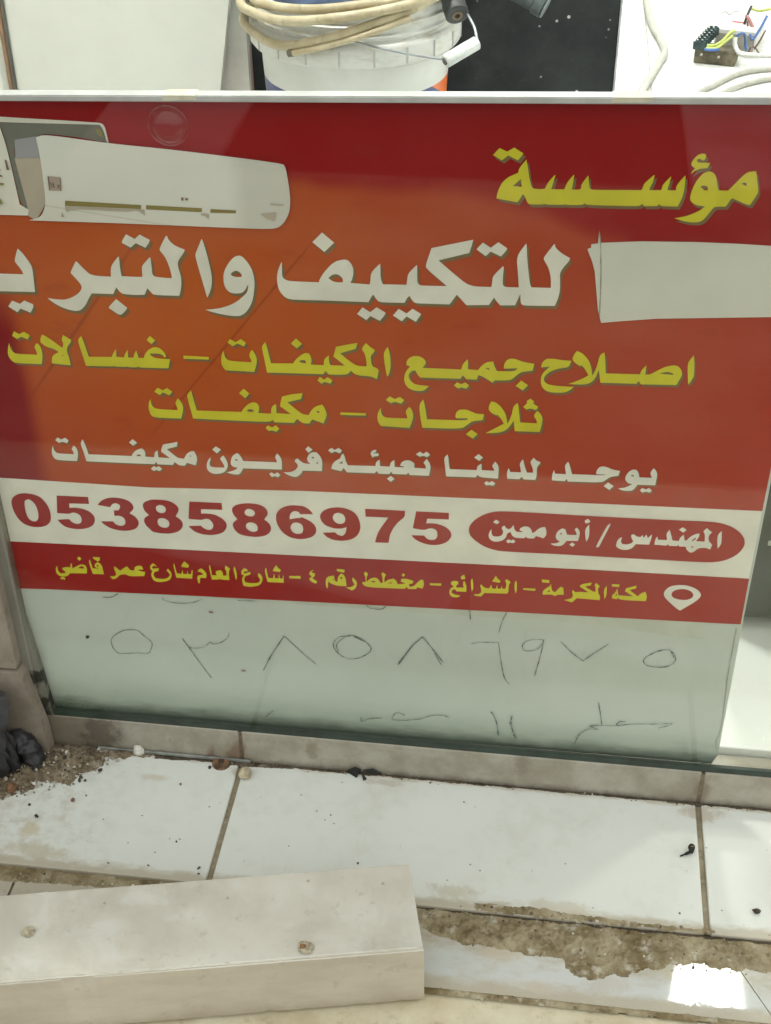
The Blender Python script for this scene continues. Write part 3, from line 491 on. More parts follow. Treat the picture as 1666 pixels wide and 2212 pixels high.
def pinkwall():
    n = N('pinkish_wall_tile'); f = n.noise(14, 6, .7)
    c = n.mix(n.step(f, .3, .7), (.21, .17, .13), (.34, .29, .235)); c = n.mix(n.math('MULTIPLY', n.step(n.noise(50, 5, .7), .55, .7), .5), c, (.12, .085, .06))
    return n.fin(c, .6, f, .2, .002)
M['pinkwall'] = pinkwall()
def glass_mat(name, tint, dust=.007):
    n = N(name); n.t.nodes.remove(n.p)
    tr = n.node('ShaderNodeBsdfTransparent'); gl = n.node('ShaderNodeBsdfGlossy'); mx = n.node('ShaderNodeMixShader'); ge = n.node('ShaderNodeNewGeometry')
    d = n.node('ShaderNodeVectorMath', operation='DOT_PRODUCT'); n.t.links.new(ge.outputs['Incoming'], d.inputs[0]); n.t.links.new(ge.outputs['Normal'], d.inputs[1])
    f = n.math('MULTIPLY_ADD', n.math('POWER', n.math('SUBTRACT', 1.0, n.math('ABSOLUTE', d.outputs['Value'])), 5.0), .96, .04)     # Schlick, the same from both sides
    tr.inputs[0].default_value = (*tint, 1); gl.inputs['Roughness'].default_value = .02
    df = n.node('ShaderNodeBsdfDiffuse'); df.inputs[0].default_value = (.6, .58, .52, 1); m2 = n.node('ShaderNodeMixShader')
    dust_ = n.math('MULTIPLY', n.step(n.math('ADD', n.noise(6, 5, .65), n.math('MULTIPLY', n.noise(45, 5, .7, (1, 1, .35)), .6)), .55, 1.05), dust)
    n.t.links.new(f, mx.inputs[0]); n.t.links.new(tr.outputs[0], mx.inputs[1]); n.t.links.new(gl.outputs[0], mx.inputs[2])
    n.t.links.new(dust_, m2.inputs[0]); n.t.links.new(mx.outputs[0], m2.inputs[1]); n.t.links.new(df.outputs[0], m2.inputs[2]); n.t.links.new(m2.outputs[0], n.out.inputs[0])
    return n.m
M['glass'] = glass_mat('clear_glass', (.970, .975, .955))
M['glass_edge'] = simple('green_glass_edge', (.028, .045, .033), .3, .25, 30)

# printing inks
def ink(name, c, rough=.7, var=.05): return simple(name, c, rough, var, 25, 0, 0, .04)
M['white'] = ink('ink_white', (.90, .885, .80)); M['yellow'] = ink('ink_yellow', (.76, .70, .05)); M['red'] = None
M['shadow'] = ink('ink_olive_shadow', (.235, .175, .085)); M['acgrey'] = ink('ink_grey', (.23, .235, .20)); M['aclilac'] = ink('ink_lilac', (.42, .42, .45))
M['acbeige'] = ink('ink_beige', (.56, .49, .40)); M['acbronze'] = ink('ink_bronze', (.31, .25, .08)); M['acpink'] = ink('ink_pink', (.50, .40, .34))
M['acbrown'] = ink('ink_brown', (.24, .16, .13)); M['acolive'] = ink('ink_olive', (.30, .31, .12)); M['acbody'] = None; M['marker'] = ink('marker_ink', (.05, .07, .075), .5, .4)
def red_field():
    n = N('ink_red_orange'); x, y, z = n.xyz()
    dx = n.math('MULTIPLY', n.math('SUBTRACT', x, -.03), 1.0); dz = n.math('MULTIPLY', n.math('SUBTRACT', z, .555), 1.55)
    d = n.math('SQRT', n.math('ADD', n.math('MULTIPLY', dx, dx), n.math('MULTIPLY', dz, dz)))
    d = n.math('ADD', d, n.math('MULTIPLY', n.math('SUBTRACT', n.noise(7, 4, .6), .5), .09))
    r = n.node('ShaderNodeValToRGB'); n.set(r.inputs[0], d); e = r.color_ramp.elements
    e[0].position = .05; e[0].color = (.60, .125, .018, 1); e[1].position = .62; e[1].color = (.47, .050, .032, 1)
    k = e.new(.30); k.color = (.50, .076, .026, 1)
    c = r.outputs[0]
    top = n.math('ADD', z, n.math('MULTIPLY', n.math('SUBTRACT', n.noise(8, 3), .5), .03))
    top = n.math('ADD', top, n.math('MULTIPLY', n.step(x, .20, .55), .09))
    c = n.mix(n.step(top, .672, .692), c, (.36, .009, .010))  # edge of a glass reflection painted in as darker red above
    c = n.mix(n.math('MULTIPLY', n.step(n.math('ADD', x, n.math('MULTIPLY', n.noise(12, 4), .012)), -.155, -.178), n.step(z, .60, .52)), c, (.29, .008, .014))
    for (x0, z0, x1, z1, wd) in CREASE_SHADES:
        L = math.hypot(x1 - x0, z1 - z0); nx, nz = (z1 - z0) / L, -(x1 - x0) / L
        q = n.math('ABSOLUTE', n.math('ADD', n.math('MULTIPLY', n.math('SUBTRACT', x, x0), nx), n.math('MULTIPLY', n.math('SUBTRACT', z, z0), nz)))
        q = n.math('ADD', q, n.math('MULTIPLY', n.noise(60, 3), wd * .8))
        rng = n.math('MULTIPLY', n.step(z, z1 - .03, z1 + .02), n.step(z, z0 + .02, z0 - .02))
        c = n.mix(n.math('MULTIPLY', n.math('MULTIPLY', n.step(q, wd * 1.3, wd * .4), rng), .45), c, (.22, .03, .012))  # shade along the folds painted as darker streaks, the surface stays flat
    c = n.mix(n.math('MULTIPLY', n.step(n.noise(20, 5, .65, (1, 1, 2.5)), .55, .75), .25), c, (.28, .03, .02))
    return n.fin(c, .5, None, spec=.04)
def red_ink():
    n = N('ink_dark_red'); x, y, z = n.xyz()
    c = n.mix(n.step(x, -.1, .45), (.37, .012, .012), (.43, .042, .034))
    c = n.mix(n.math('MULTIPLY', n.step(n.noise(9, 4), .5, .7), .35), c, (.27, .02, .022))
    return n.fin(c, .5, None, spec=.04)
M['red'] = red_ink()
def film_mat():
    n = N('blank_white_film'); x, y, z = n.xyz()
    c = n.mix(n.step(n.noise(5, 4), .3, .7), (.60, .65, .60), (.665, .71, .665))
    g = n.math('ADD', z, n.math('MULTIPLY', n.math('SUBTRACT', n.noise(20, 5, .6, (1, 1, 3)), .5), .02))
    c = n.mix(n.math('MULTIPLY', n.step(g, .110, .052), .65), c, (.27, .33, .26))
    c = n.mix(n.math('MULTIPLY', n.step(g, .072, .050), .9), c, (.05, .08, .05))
    c = n.mix(n.math('MULTIPLY', n.step(n.noise(110, 4, .6, (1, 1, .3)), .60, .75), .12), c, (.35, .37, .3))
    return n.fin(c, .5, None, spec=.04)
M['film'] = film_mat()

def ac_body():
    n = N('ink_ac_casing'); x, y, z = n.xyz()
    h = n.math('SUBTRACT', z, n.math('MULTIPLY', x, -.12))
    c = n.mix(n.step(h, .60, .70), (.80, .79, .72), (.90, .90, .85))
    c = n.mix(n.math('MULTIPLY', n.step(h, .625, .606), .8), c, (.66, .64, .57))
    c = n.mix(n.math('MULTIPLY', n.step(h, .602, .598), .9), c, (.86, .84, .76))
    c = n.mix(n.math('MULTIPLY', n.step(n.math('ABSOLUTE', n.math('SUBTRACT', h, .6375)), .0012, .0002), .45), c, (.55, .53, .46))
    c = n.mix(n.math('MULTIPLY', n.step(x, .03, .052), .55), c, (.62, .61, .55))
    return n.fin(c, .7, None, spec=.04)
M['acbody'] = ac_body()
# ------------------------------------------------------------------ setting
def struct(name, bm, mats, **k): return tag(mesh(name, bm, mats, None, **k), kind='structure')
ZI = .056                                   # shop floor level
bm = bmesh.new(); box(bm, -60, 60, -60, 40, -.6, -.034); struct('ground', bm, simple('dark_asphalt', (.045, .044, .042), .9, .3, 60, .3))
bm = bmesh.new(); box(bm, -3, 3, -.60, -.2615, -.033, -.007, .002); struct('pavement', bm, M['pave'])
bm = bmesh.new(); box(bm, -8, 8, -1.65, -.6005, -.0335, -.0075, .004); struct('apron', bm, M['lip'])
bm = bmesh.new(); box(bm, .58, 1.9, -2.5, -1.68, -.0335, -.012, .004); box(bm, -.75, -.42, -2.3, -1.68, -.0335, -.012, .004); struct('pink_reflection_slabs', bm, simple('pink_reflection_slabs', (.50, .33, .33), .9, .15, 5))  # slabs added out of view to give the glass pink reflections
G = .0030
bm = bmesh.new()
for x0, x1 in ((-1.5, -1.0), (-1.0, -.5), (-.5, 0), (0, .5), (.5, 1), (1, 1.5)):
    box(bm, x0 + G, x1 - G, -.1685, -.0015, -.028, 0, .0015, 0, 2)
struct('step', bm, M['tile'])
bm = bmesh.new(); box(bm, -1.5, 1.5, -.166, 0.012, -.033, -.0035); struct('step_bedding', bm, M['grout'])
# lower tread: tiles with one cracked corner
bm = bmesh.new()
def slab(pts, z0, z1):
    prism(bm, [(x, y, z0) for x, y in pts], (0, 0, z1 - z0))
ZL = -.004
slab([(-1.5, -.2585), (-.2, -.2585), (-.2, -.1715), (-1.5, -.1715)], -.033, ZL)
slab([(-.197, -.2585), (.5582, -.2585), (.5262, -.2), (.5205, -.1715), (-.197, -.1715)], -.033, ZL)
slab([(.5594, -.2585), (1.5, -.2585), (1.5, -.1715), (.5217, -.1715), (.5274, -.2)], -.033, ZL)
struct('lower_tread', bm, M['tile_low'])
bm = bmesh.new(); box(bm, -1.5, 1.5, -.2613, -.166, -.0332, -.0085); struct('tread_bedding', bm, M['dirt'])
# threshold under the glass
bm = bmesh.new()
for x0, x1 in ((-1.5, -1.0), (-1.0, -.5), (-.5, 0), (0, .5), (.5, 1), (1, 1.5)):
    box(bm, x0 + .0018, x1 - .0018, 0.0, .030, -.003, .0465, .0012)
struct('threshold', bm, M['riser'])
bm = bmesh.new(); box(bm, -1.5, 1.5, .0015, .030, -.0032, .0448); struct('threshold_grout', bm, M['soil'])
# shop floor of white tiles, half metre grid in line with the step
bm = bmesh.new()
for i in range(-4, 6):
    for j in range(0, 8):
        y0 = -.107 + .5 * j
        box(bm, i * .5 + .0014, i * .5 + .4986, max(.031, y0 + .0014), y0 + .4986, .03, ZI, .001)
struct('shop_floor', bm, M['tile_in'])
bm = bmesh.new(); box(bm, -2, 3, .036, 3.9, .0, ZI - .0016); struct('shop_floor_grout', bm, simple('grey_grout', (.38, .38, .35), .9))
bm = bmesh.new(); box(bm, -2.1, -2.0, .1, 3.9, 0, 2.6); box(bm, 3.0, 3.1, .1, 3.9, 0, 2.6); box(bm, -2.0, 3.0, 3.8, 3.9, 0, 2.6)
tag(mesh('room_wall', bm, M['plaster_wall']), 'plain white back and side walls around the shop floor', 'wall')
bm = bmesh.new(); box(bm, -2.1, 3.1, .1, 3.9, 2.6, 2.7); struct('ceiling', bm, M['plaster_wall'])

# ------------------------------------------------------------------ ceiling lamps (two light the step and wet tile, two added as fill)
def emit(name, c, s):
    n = N(name); n.p.inputs['Base Color'].default_value = (.8, .8, .8, 1); n.p.inputs['Emission Color'].default_value = (*c, 1); n.p.inputs['Emission Strength'].default_value = s; return n.m

LFRAME = simple('lamp_frame_paint', (.7, .7, .68), .4)
def lamp(x, y, z, sx, sy, power, label):
    t = thing('ceiling_light', label, 'ceiling light', (x, y, z), 'square lamps hanging over the shop floor')
    bm = bmesh.new()
    for a in ((-sx - .02, -sx, -sy - .02, sy + .02), (sx, sx + .02, -sy - .02, sy + .02), (-sx, sx, -sy - .02, -sy), (-sx, sx, sy, sy + .02)):
        box(bm, x + a[0], x + a[1], y + a[2], y + a[3], z, z + .05)
    box(bm, x - sx, x + sx, y - sy, y + sy, z + .03, z + .05)
    tube(bm, [Vector((x, y, z + .05)), Vector((x, y, 2.6))], .008, 8)
    mesh('lamp_frame', bm, LFRAME, t)
    bm = bmesh.new(); box(bm, x - sx, x + sx, y - sy, y + sy, z + .004, z + .02); mesh('diffuser', bm, emit('lamp_diffuser', (.97, 1.0, .95), power), t)
lamp(.894, 1.475, 2.4,   .115, .125, 32, 'square shop lamp mirrored as a white patch in the wet tile')
lamp(2.05, 1.56, 1.95, .115, .125, 170, 'square shop lamp at the right casting the slanting light over the step')
lamp(-.35, .88, 2.5, .115, .125, 260, 'added unseen lamp brightening the white appliance panel')  # lamp added to brighten the white panel, bucket and rail
lamp(.30, 2.75, 2.4, .115, .125, 260, 'added unseen lamp brightening the back of the shop')  # lamp added to keep the deeper interior bright

# ------------------------------------------------------------------ left post, wall, loose tile
t = thing('window_post', 'dirty grey aluminium post along the left edge of the sign', 'window post', (-.235, 0, .05))
bm = bmesh.new(); box(bm, -.252, -.2225, -.003, .035, .0468, 2.2, .0015); mesh('post_body', bm, M['alu'], t)
bm = bmesh.new(); prism(bm, [(-.2225, -.0005, .0468), (-.2105, -.0005, .0468), (-.2125, -.0005, .08), (-.2225, -.0005, .20)], (0, .0095, 0)); mesh('sealant_strip', bm, M['alu'], t)
t = thing('tiled_wall', 'pinkish brown wall tiles to the left of the grey post', 'wall', (-.45, 0, 0))
bm = bmesh.new(); box(bm, -1.5, -.2325, -.018, .06, .129, 2.4, .002); mesh('upper_tile', bm, M['pinkwall'], t)
bm = bmesh.new()
prism(bm, [(-.70, -.020, .0), (-.2155, -.020, .0), (-.2163, -.020, .040), (-.2275, -.020, .1185), (-.2315, -.020, .126), (-.70, -.020, .126)], (0, .018, 0)); mesh('skirting_tile', bm, M['pinkwall'], t)

# ------------------------------------------------------------------ glass pane with its top rail
t = thing('glass_pane', 'clear glass pane under a slanting white top rail in front of the sign', 'glass pane', (.2, .003, .047))
def zr(x): return .7457 + (x + .1443) * .0340            # lower edge of the rail
bm = bmesh.new()
prism(bm, [(-.2215, .001, .0535), (1.2, .001, .0570), (1.2, .001, zr(1.2)), (-.2215, .001, zr(-.2215))], (0, .004, 0)); mesh('pane', bm, M['glass'], t)
bm = bmesh.new()
prism(bm, [(-.2215, .0008, .0467), (1.2, .0008, .0480), (1.2, .0008, .0566), (-.2215, .0008, .0531)], (0, .0045, 0)); mesh('bottom_edge', bm, M['glass_edge'], t)
bm = bmesh.new()
prism(bm, [(-.2215, -.003, zr(-.2215)), (1.2, -.003, zr(1.2)), (1.2, -.003, zr(1.2) + .0060), (-.2215, -.003, zr(-.2215) + .0050)], (0, .0130, 0))
bmesh.ops.bevel(bm, geom=bm.edges[:], offset=.0008, segments=2, affect='EDGES')
mesh('top_rail', bm, M['rail'], t)

# ------------------------------------------------------------------ the sign
CREASE_SHADES = CREASE_SHADE_DATA
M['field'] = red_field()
sign = thing('shop_sign', 'red and orange printed shop sign with yellow and white writing behind the glass', 'sign', (.145, .01, .05))
bm = bmesh.new()
prism(bm, [(-.2222, .0105, .0470), (.5080, .0105, .0500), (.5130, .0105, .0640), (.5118, .0105, .25), (.5130, .0105, zr(.513) - .0005), (-.2222, .0105, zr(-.2222) - .0005)], (0, .0012, 0))
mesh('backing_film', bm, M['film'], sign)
def area(name, pts, m, y, parent=None):
    bm = bmesh.new(); fill(bm, [[[Vector(p) for p in pts]]], y); return flat_mesh(name, bm, [m], parent or sign)
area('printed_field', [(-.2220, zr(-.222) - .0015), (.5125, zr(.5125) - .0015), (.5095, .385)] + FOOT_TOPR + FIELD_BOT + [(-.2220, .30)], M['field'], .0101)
area('number_band', BAND, M['white'], .0098)
area('address_band', FOOT, M['red'], .0098)
area('tape_residue', RESIDUE, ink('yellowed_adhesive', (.62, .65, .57), .6), .0102)
XL = -.2217
def ring(s, sm=2): return smooth_ring([Vector((max(XL, int(a) * 1e-4), int(b) * 1e-4)) for a, b in (q.split(',') for q in s.split())], sm)
YL = {'pill': .0093, 'engineer': .0090, 'manager': .0090}
ac = None; k = 0
NM = dict(acdark='upper_unit', acrim='unit_rim', acside='side_panel', aclow='reflection_tinted_side', acremote='remote_panel', acbody='front_casing', acvent='air_vent', acfin='vent_fin', acsticker='sticker', acmark='sticker_mark', aclegs='remote_key', acgreen='green_mark')
LAB = dict(foundation='large yellow top heading word', cooling='large white word in the middle of the heading', refrigeration='large white word at the left of the heading',
           washers='yellow word at the left end of the third line', conditioners=None, phone='dark red telephone number in bold digits', pill='rounded dark red lozenge behind white words',
           pin='white map pin symbol', address='small yellow address line', engineer='white words at the left in the red lozenge', manager='white words at the right in the red lozenge')
for n_, m_, sx, sz, s in TEXT:
    polys = [[ring(r, 2) for r in ln.split('|')] for ln in s.split('\n')]
    if n_.startswith('ac'):
        if ac is None:
            ac = link('air_conditioner_picture', bpy.data.meshes.new('air_conditioner_picture'), sign)
            bmx = bmesh.new(); fill(bmx, [[[Vector((-.2218, .70)), Vector((-.2217, .70)), Vector((-.2217, .6999)), Vector((-.2218, .6999))]]], .0099); bmx.to_mesh(ac.data); bmx.free(); ac.data.materials.append(M['white'])
            ac['label'] = 'printed picture of a white split air conditioner'
        k += 1
        for p in polys:
            bm = bmesh.new(); fill(bm, [p], .0099 - .0003 * k)
            o = flat_mesh(NM[n_], bm, [M[m_]], None); o.parent = ac
        continue
    y = YL.get(n_, .0095)
    bm = bmesh.new()
    if sx:
        fill(bm, polys, y + .0003, 1, sx * .72, -sz * .62)
    fill(bm, polys, y, 0)
    o = flat_mesh({'phone': 'telephone_number', 'pill': 'red_lozenge', 'pin': 'map_pin'}.get(n_, 'lettering'), bm, [M[m_], M['shadow']], sign)
    if LAB.get(n_): o['label'] = LAB[n_]
# marker handwriting on the blank film
def stroke(bm, pts, wd, y):
    P = spline([(a, b, 0) for a, b in pts], 9) if len(pts) > 2 else [Vector((*p, 0)) for p in pts]
    L = []; Rr = []
    for i, p in enumerate(P):
        d = P[min(i + 1, len(P) - 1)] - P[max(0, i - 1)]
        if d.length < 1e-9: d = Vector((1, 0, 0))
        d.normalize(); q = wd * .5 * max(.25, .80 + .55 * noise.noise(p * 110) + .55 * noise.noise(p * 420)); nrm = Vector((-d.y, d.x, 0)) * q
        L.append(bm.verts.new((p.x + nrm.x, y, p.y + nrm.y))); Rr.append(bm.verts.new((p.x - nrm.x, y, p.y - nrm.y)))
    for i in range(len(P) - 1):
        try: bm.faces.new((L[i], L[i + 1], Rr[i + 1], Rr[i]))
        except ValueError: pass
bm = bmesh.new()
for i, ln in enumerate(HAND.split('\n')):
    t_ = ln.split(); stroke(bm, [tuple(int(v) * 1e-4 for v in q.split(',')) for q in t_[1:]], float(t_[0]) * 1e-3 * 1.55, .0096 - .00002 * i)
mk = N('faint_marker_ink'); f_ = mk.noise(230, 5, .75)
o = flat_mesh('handwriting', bm, [mk.fin(mk.mix(mk.step(f_, .40, .58), (.025, .04, .045), (.30, .35, .32)), .5)], sign); o['label'] = 'grey marker handwriting of a telephone number'
bm = bmesh.new(); stroke(bm, FLAP, .0012, .0100); flat_mesh('film_crease', bm, [ink('crease_grey', (.40, .43, .38))], sign)
# white paper strip stuck over the sign
bm = bmesh.new()
pr = [(x, .0090, z) for x, z in PAPER]
prism(bm, pr, (0, .0006, 0))
pm = N('white_paper'); xx, yy, zz = pm.xyz()
c_ = pm.mix(pm.step(pm.noise(9, 4), .3, .7), (.74, .75, .67), (.80, .805, .735))
c_ = pm.mix(pm.math('MULTIPLY', pm.step(pm.noise(40, 5, .7, (.4, 1, 1.6)), .62, .74), .3), c_, (.45, .43, .34))
pp = mesh('paper_strip', bm, pm.fin(c_, .6))
tag(pp, 'blank white paper strip with torn left end stuck over the right of the sign', 'paper strip')
bm = bmesh.new(); stroke(bm, PCREASE, .0009, .0087); o = flat_mesh('paper_crease', bm, [ink('paper_crease_grey', (.36, .35, .28))], pp)

# clear suction cup on the glass and tape left on the rail
t = thing('suction_cup', 'clear round suction cup stuck on the glass at the top left of the sign', 'suction cup', (-.0088, .001, .730))
cg = glass_mat('clear_cup', (.97, .97, .97), .0)
bm = bmesh.new(); rg = []
for r_, d_ in ((.0165, .0003), (.0160, -.0016), (.0140, -.0010), (.0120, -.0042), (.0085, -.0072), (.0045, -.0084)):
    rg.append([bm.verts.new((-.0088 + r_ * math.cos(q * math.pi / 20), d_, .7300 + r_ * math.sin(q * math.pi / 20))) for q in range(40)])
for i in range(len(rg) - 1):
    for k in range(40): bm.faces.new((rg[i][k], rg[i][(k + 1) % 40], rg[i + 1][(k + 1) % 40], rg[i + 1][k]))
bm.faces.new(rg[-1]); mesh('cup_dome', bm, cg, t, True, 60)
bm = bmesh.new()
tube(bm, [Vector((-.0088 + .0165 * math.cos(q * math.pi / 20), -.0002, .7300 + .0165 * math.sin(q * math.pi / 20))) for q in range(40)], .0006, 6, True); mesh('cup_rim', bm, cg, t, True)
tp = bpy.data.objects['glass_pane']
for xa, xb in ((-.011, .017), (.338, .370)):
    bm = bmesh.new(); prism(bm, [(xa, -.0033, zr(xa) + .0012), (xb, -.0033, zr(xb) + .0018), (xb - .001, -.0033, zr(xb) + .0056), (xa + .001, -.0033, zr(xa) + .0056)], (0, .0136, 0)); mesh('tape_scrap', bm, simple('old_tape', (.60, .57, .45), .6, .1, 60), tp)

bm = bmesh.new()
for px_, pz_ in SPOTS: stroke(bm, [(px_ - .0022, pz_), (px_ + .0022, pz_ - .0003)], .0026, .0096)
flat_mesh('brown_specks', bm, [ink('brown_speck', (.33, .24, .17))], sign)
# ------------------------------------------------------------------ inside the shop
def pl(bm, c, s, **k): pass
M['cream'] = simple('glossy_white_sheet', (.86, .88, .82), .15, .03, 5)
t = thing('appliance_panel', 'large glossy white appliance panel standing behind the left of the sign', 'appliance panel', (-.45, 1.28, ZI))
bm = bmesh.new(); prism(bm, [(-.653, 1.25, ZI), (-.315, 1.25, ZI), (-.283, 1.25, .31), (-.2565, 1.25, .46), (-.225, 1.25, .75), (-.645, 1.25, .75)], (0, .022, 0))
bmesh.ops.bevel(bm, geom=bm.edges[:], offset=.005, segments=3, affect='EDGES'); mesh('front_sheet', bm, M['cream'], t, True)
bm = bmesh.new(); prism(bm, [(-.60, 1.262, .752), (-.26, 1.262, .752), (-.26, 1.262, .765), (-.60, 1.262, .765)], (0, .008, 0)); mesh('top_trim', bm, simple('pale_grey_trim', (.6, .6, .56), .4), t)
t = thing('white_cabinet', 'white cabinet with a brown edge strip at the far left behind the sign', 'cabinet', (-.86, 1.28, ZI))
bm = bmesh.new(); box(bm, -1.1, -.6645, 1.22, 1.6, ZI, .9, .004); mesh('cabinet_body', bm, M['cream'], t)
bm = bmesh.new(); prism(bm, [(-.6640, 1.250, ZI), (-.6625, 1.250, ZI), (-.6560, 1.250, .6), (-.6640, 1.250, .6)], (0, .01, 0)); mesh('edge_strip', bm, simple('brown_edge', (.35, .22, .14), .5), t)
# black speckled board
n = N('black_speckled_board'); a = n.noise(8, 5, .7); b = n.vor(42); bc = n.vor(42, 'Color'); sc_ = n.node('ShaderNodeSeparateColor'); n.set(sc_.inputs[0], bc)
c = n.mix(n.step(a, .35, .75), (.012, .014, .016), (.035, .04, .042))
c = n.mix(n.math('MULTIPLY', n.step(n.noise(30, 6, .75), .58, .78), .35), c, (.12, .13, .13))
c = n.mix(n.math('MULTIPLY', n.step(n.math('ADD', b, n.math('MULTIPLY', n.noise(150, 3), .12)), .22, .13), n.step(sc_.outputs[0], .62, .66)), c, (.55, .58, .56))
t = thing('black_board', 'black board with white paint specks standing behind the bucket', 'board', (.05, 1.5, ZI))
bm = bmesh.new(); box(bm, -.40, .3945, 1.50, 1.518, ZI, .95, .0015); mesh('board_face', bm, n.fin(c, .4, a, .1, spec=.3), t)
bm = bmesh.new(); box(bm, .395, .3985, 1.499, 1.519, ZI, .95); mesh('edge_band', bm, simple('pale_edge_band', (.42, .44, .46), .4), t)

t = thing('haze_panel', 'added pale panel in place of glass haze beside the black board', 'panel', (-.45, 1.29, ZI))
bm = bmesh.new(); box(bm, -.80, -.2345, 1.285, 1.30, ZI, .95, .003); mesh('panel_sheet', bm, simple('pale_grey_sheet', (.74, .76, .72), .3, .10, 6), t)  # sheet added to stand in for pale haze left of the bucket
bm = bmesh.new(); box(bm, -.2385, -.2340, 1.2805, 1.2845, ZI, .95, .0008); mesh('edge_trim', bm, simple('dull_trim', (.30, .31, .29), .4), t)
# bucket
BX, BY = -.038, 1.2
t = thing('bucket', 'white plastic bucket with blue and orange print and a wire handle', 'bucket', (BX, BY, ZI))
bk = N('bucket_plastic'); x, y, z = bk.xyz()
ang = bk.math('ARCTAN2', bk.math('SUBTRACT', y, BY), bk.math('SUBTRACT', x, BX))
base = bk.mix(bk.step(bk.noise(14, 5), .3, .7), (.68, .69, .65), (.76, .77, .74))
base = bk.mix(bk.math('MULTIPLY', bk.math('MULTIPLY', bk.step(bk.noise(30, 5, .7, (1, 1, 3)), .45, .7), bk.step(z, .40, .46)), .55), base, (.47, .40, .28))
pr_ = bk.math('ADD', z, bk.math('MULTIPLY', ang, .004))
blue = bk.mix(bk.step(bk.math('ADD', bk.math('MULTIPLY', ang, .085), z), .3265, .3275), (.055, .065, .20), (.72, .16, .035))
blue = bk.mix(bk.step(z, .21, .212), (.70, .70, .68), blue)
base = bk.mix(bk.step(z, .3705, .3695), base, blue)
bm = bmesh.new()
lathe(bm, BX, BY, [(0.0, ZI), (.132, ZI), (.136, ZI + .006), (.1535, .405), (.1545, .4215), (.168, .4235), (.1715, .428), (.1715, .452), (.166, .4575), (.160, .4585), (.1585, .462), (.1625, .465), (.1625, .469), (.158, .472), (.158, .478), (.1615, .481), (.1615, .485), (.157, .488), (.157, .495), (.160, .498), (.160, .505), (.1555, .507), (.152, .500), (.148, .46), (.13, ZI + .01), (0, ZI + .01)], 72)
mesh('bucket_body', bm, bk.fin(base, .32), t, True, 50)
RP = simple('rib_plastic', (.50, .51, .48), .4)
for i in range(40):
    a_ = 2 * math.pi * i / 40; cx, cy = BX + .1712 * math.cos(a_), BY + .1712 * math.sin(a_)
    m_ = Matrix.Translation((cx, cy, .440)) @ Matrix.Rotation(a_, 4, 'Z')
    if i % 2 == 0:
        bm = bmesh.new(); v_ = box(bm, -.0012, .0016, -.0013, .0013, -.0125, .0125)
        for q in v_: q.co = m_ @ q.co
        mesh('collar_rib', bm, RP, t)
# bail
wire = simple('grey_wire', (.34, .36, .38), .35, .1, 40, 0, .7)
bm = bmesh.new()
tube(bm, spline([(-.017, 1.026, .4705), (.03, 1.015, .4640), (.08, 1.020, .4540), (.1246, 1.035, .4437)], 6), .0017, 8)
tube(bm, spline([(.1690, 1.07, .4600), (.163, 1.09, .475), (.151, 1.11, .4880), (.135, 1.14, .498)], 6), .0022, 8)
mesh('bail_wire', bm, wire, t, True)
bm = bmesh.new(); A_, B_ = Vector((.1235, 1.032, .4425)), Vector((.1690, 1.068, .4610)); d_ = B_ - A_
tube(bm, [A_, A_ + d_ * .02, A_ + d_ * .5, A_ + d_ * .97, B_], [.0085, .0105, .0105, .0105, .008], 18)
gr = mesh('handle_grip', bm, simple('grip_plastic', (.74, .77, .75), .3), t, True, 60)
bm = bmesh.new(); tube(bm, [A_ - d_ * .03, A_ + d_ * .005], .0055, 14); o = mesh('grip_core', bm, simple('dark_core', (.12, .11, .09), .6), None, True); o.parent = gr
# hose coil on top of the bucket
hm = N('beige_hose'); f_ = hm.noise(25, 5); h_col = hm.mix(hm.step(f_, .3, .7), (.42, .35, .215), (.60, .53, .37)); h_col = hm.mix(hm.math('MULTIPLY', hm.step(hm.noise(70, 4), .55, .7), .4), h_col, (.25, .21, .13))
t = thing('hose_coil', 'beige hose wound in loose loops around the top of the bucket', 'hose', (BX, BY, .46))
bm = bmesh.new()
A_ = [(-.2074, 1.1231, .4937), (-.1761, 1.0754, .4923), (-.1264, 1.0364, .4943), (-.0537, 1.0147, .505), (.026, 1.0253, .5161), (.0889, 1.064, .5237)]
B_ = [(-.2122, 1.1548, .459), (-.1742, 1.0823, .456), (-.1303, 1.0455, .4539), (-.07, 1.0229, .47), (-.0012, 1.0200, .492), (.0633, 1.0470, .5096), (.1004, 1.0790, .522)]
C_ = [(-.1856, 1.1118, .5045), (-.1386, 1.0605, .5073), (-.0725, 1.0315, .5139), (-.0018, 1.0319, .5225), (.0497, 1.052, .5273)]
def loop(front, r0, zb, k):
    a0 = math.atan2(front[-1][1] - BY, front[-1][0] - BX); a1 = math.atan2(front[0][1] - BY, front[0][0] - BX) + 2 * math.pi
    if a1 - a0 > 2 * math.pi: a1 -= 2 * math.pi
    back = []
    for i in range(1, 8):
        u = i / 8; a_ = a0 + (a1 - a0) * u; rr = r0 + .006 * math.sin(3 * a_ + k)
        back.append((BX + rr * math.cos(a_), BY + rr * math.sin(a_), front[-1][2] * (1 - u) + front[0][2] * u + zb * math.sin(math.pi * u)))
    return spline(front + back, 9, True)
tube(bm, loop(A_, .176, .018, 0), .0074, 12, True); tube(bm, loop(B_, .168, .010, 2), .0070, 12, True)
tube(bm, loop(C_, .160, .030, 4), .0070, 12, True)
tube(bm, spline([(-.1119, 1.0310, .4471), (-.0702, 1.0170, .4603), (-.0282, 1.0130, .4733), (.012, 1.0150, .486), (.07, 1.04, .503)], 8), .0048, 10)
mesh('hose', bm, hm.fin(h_col, .45, f_, .1), t, True, 60)
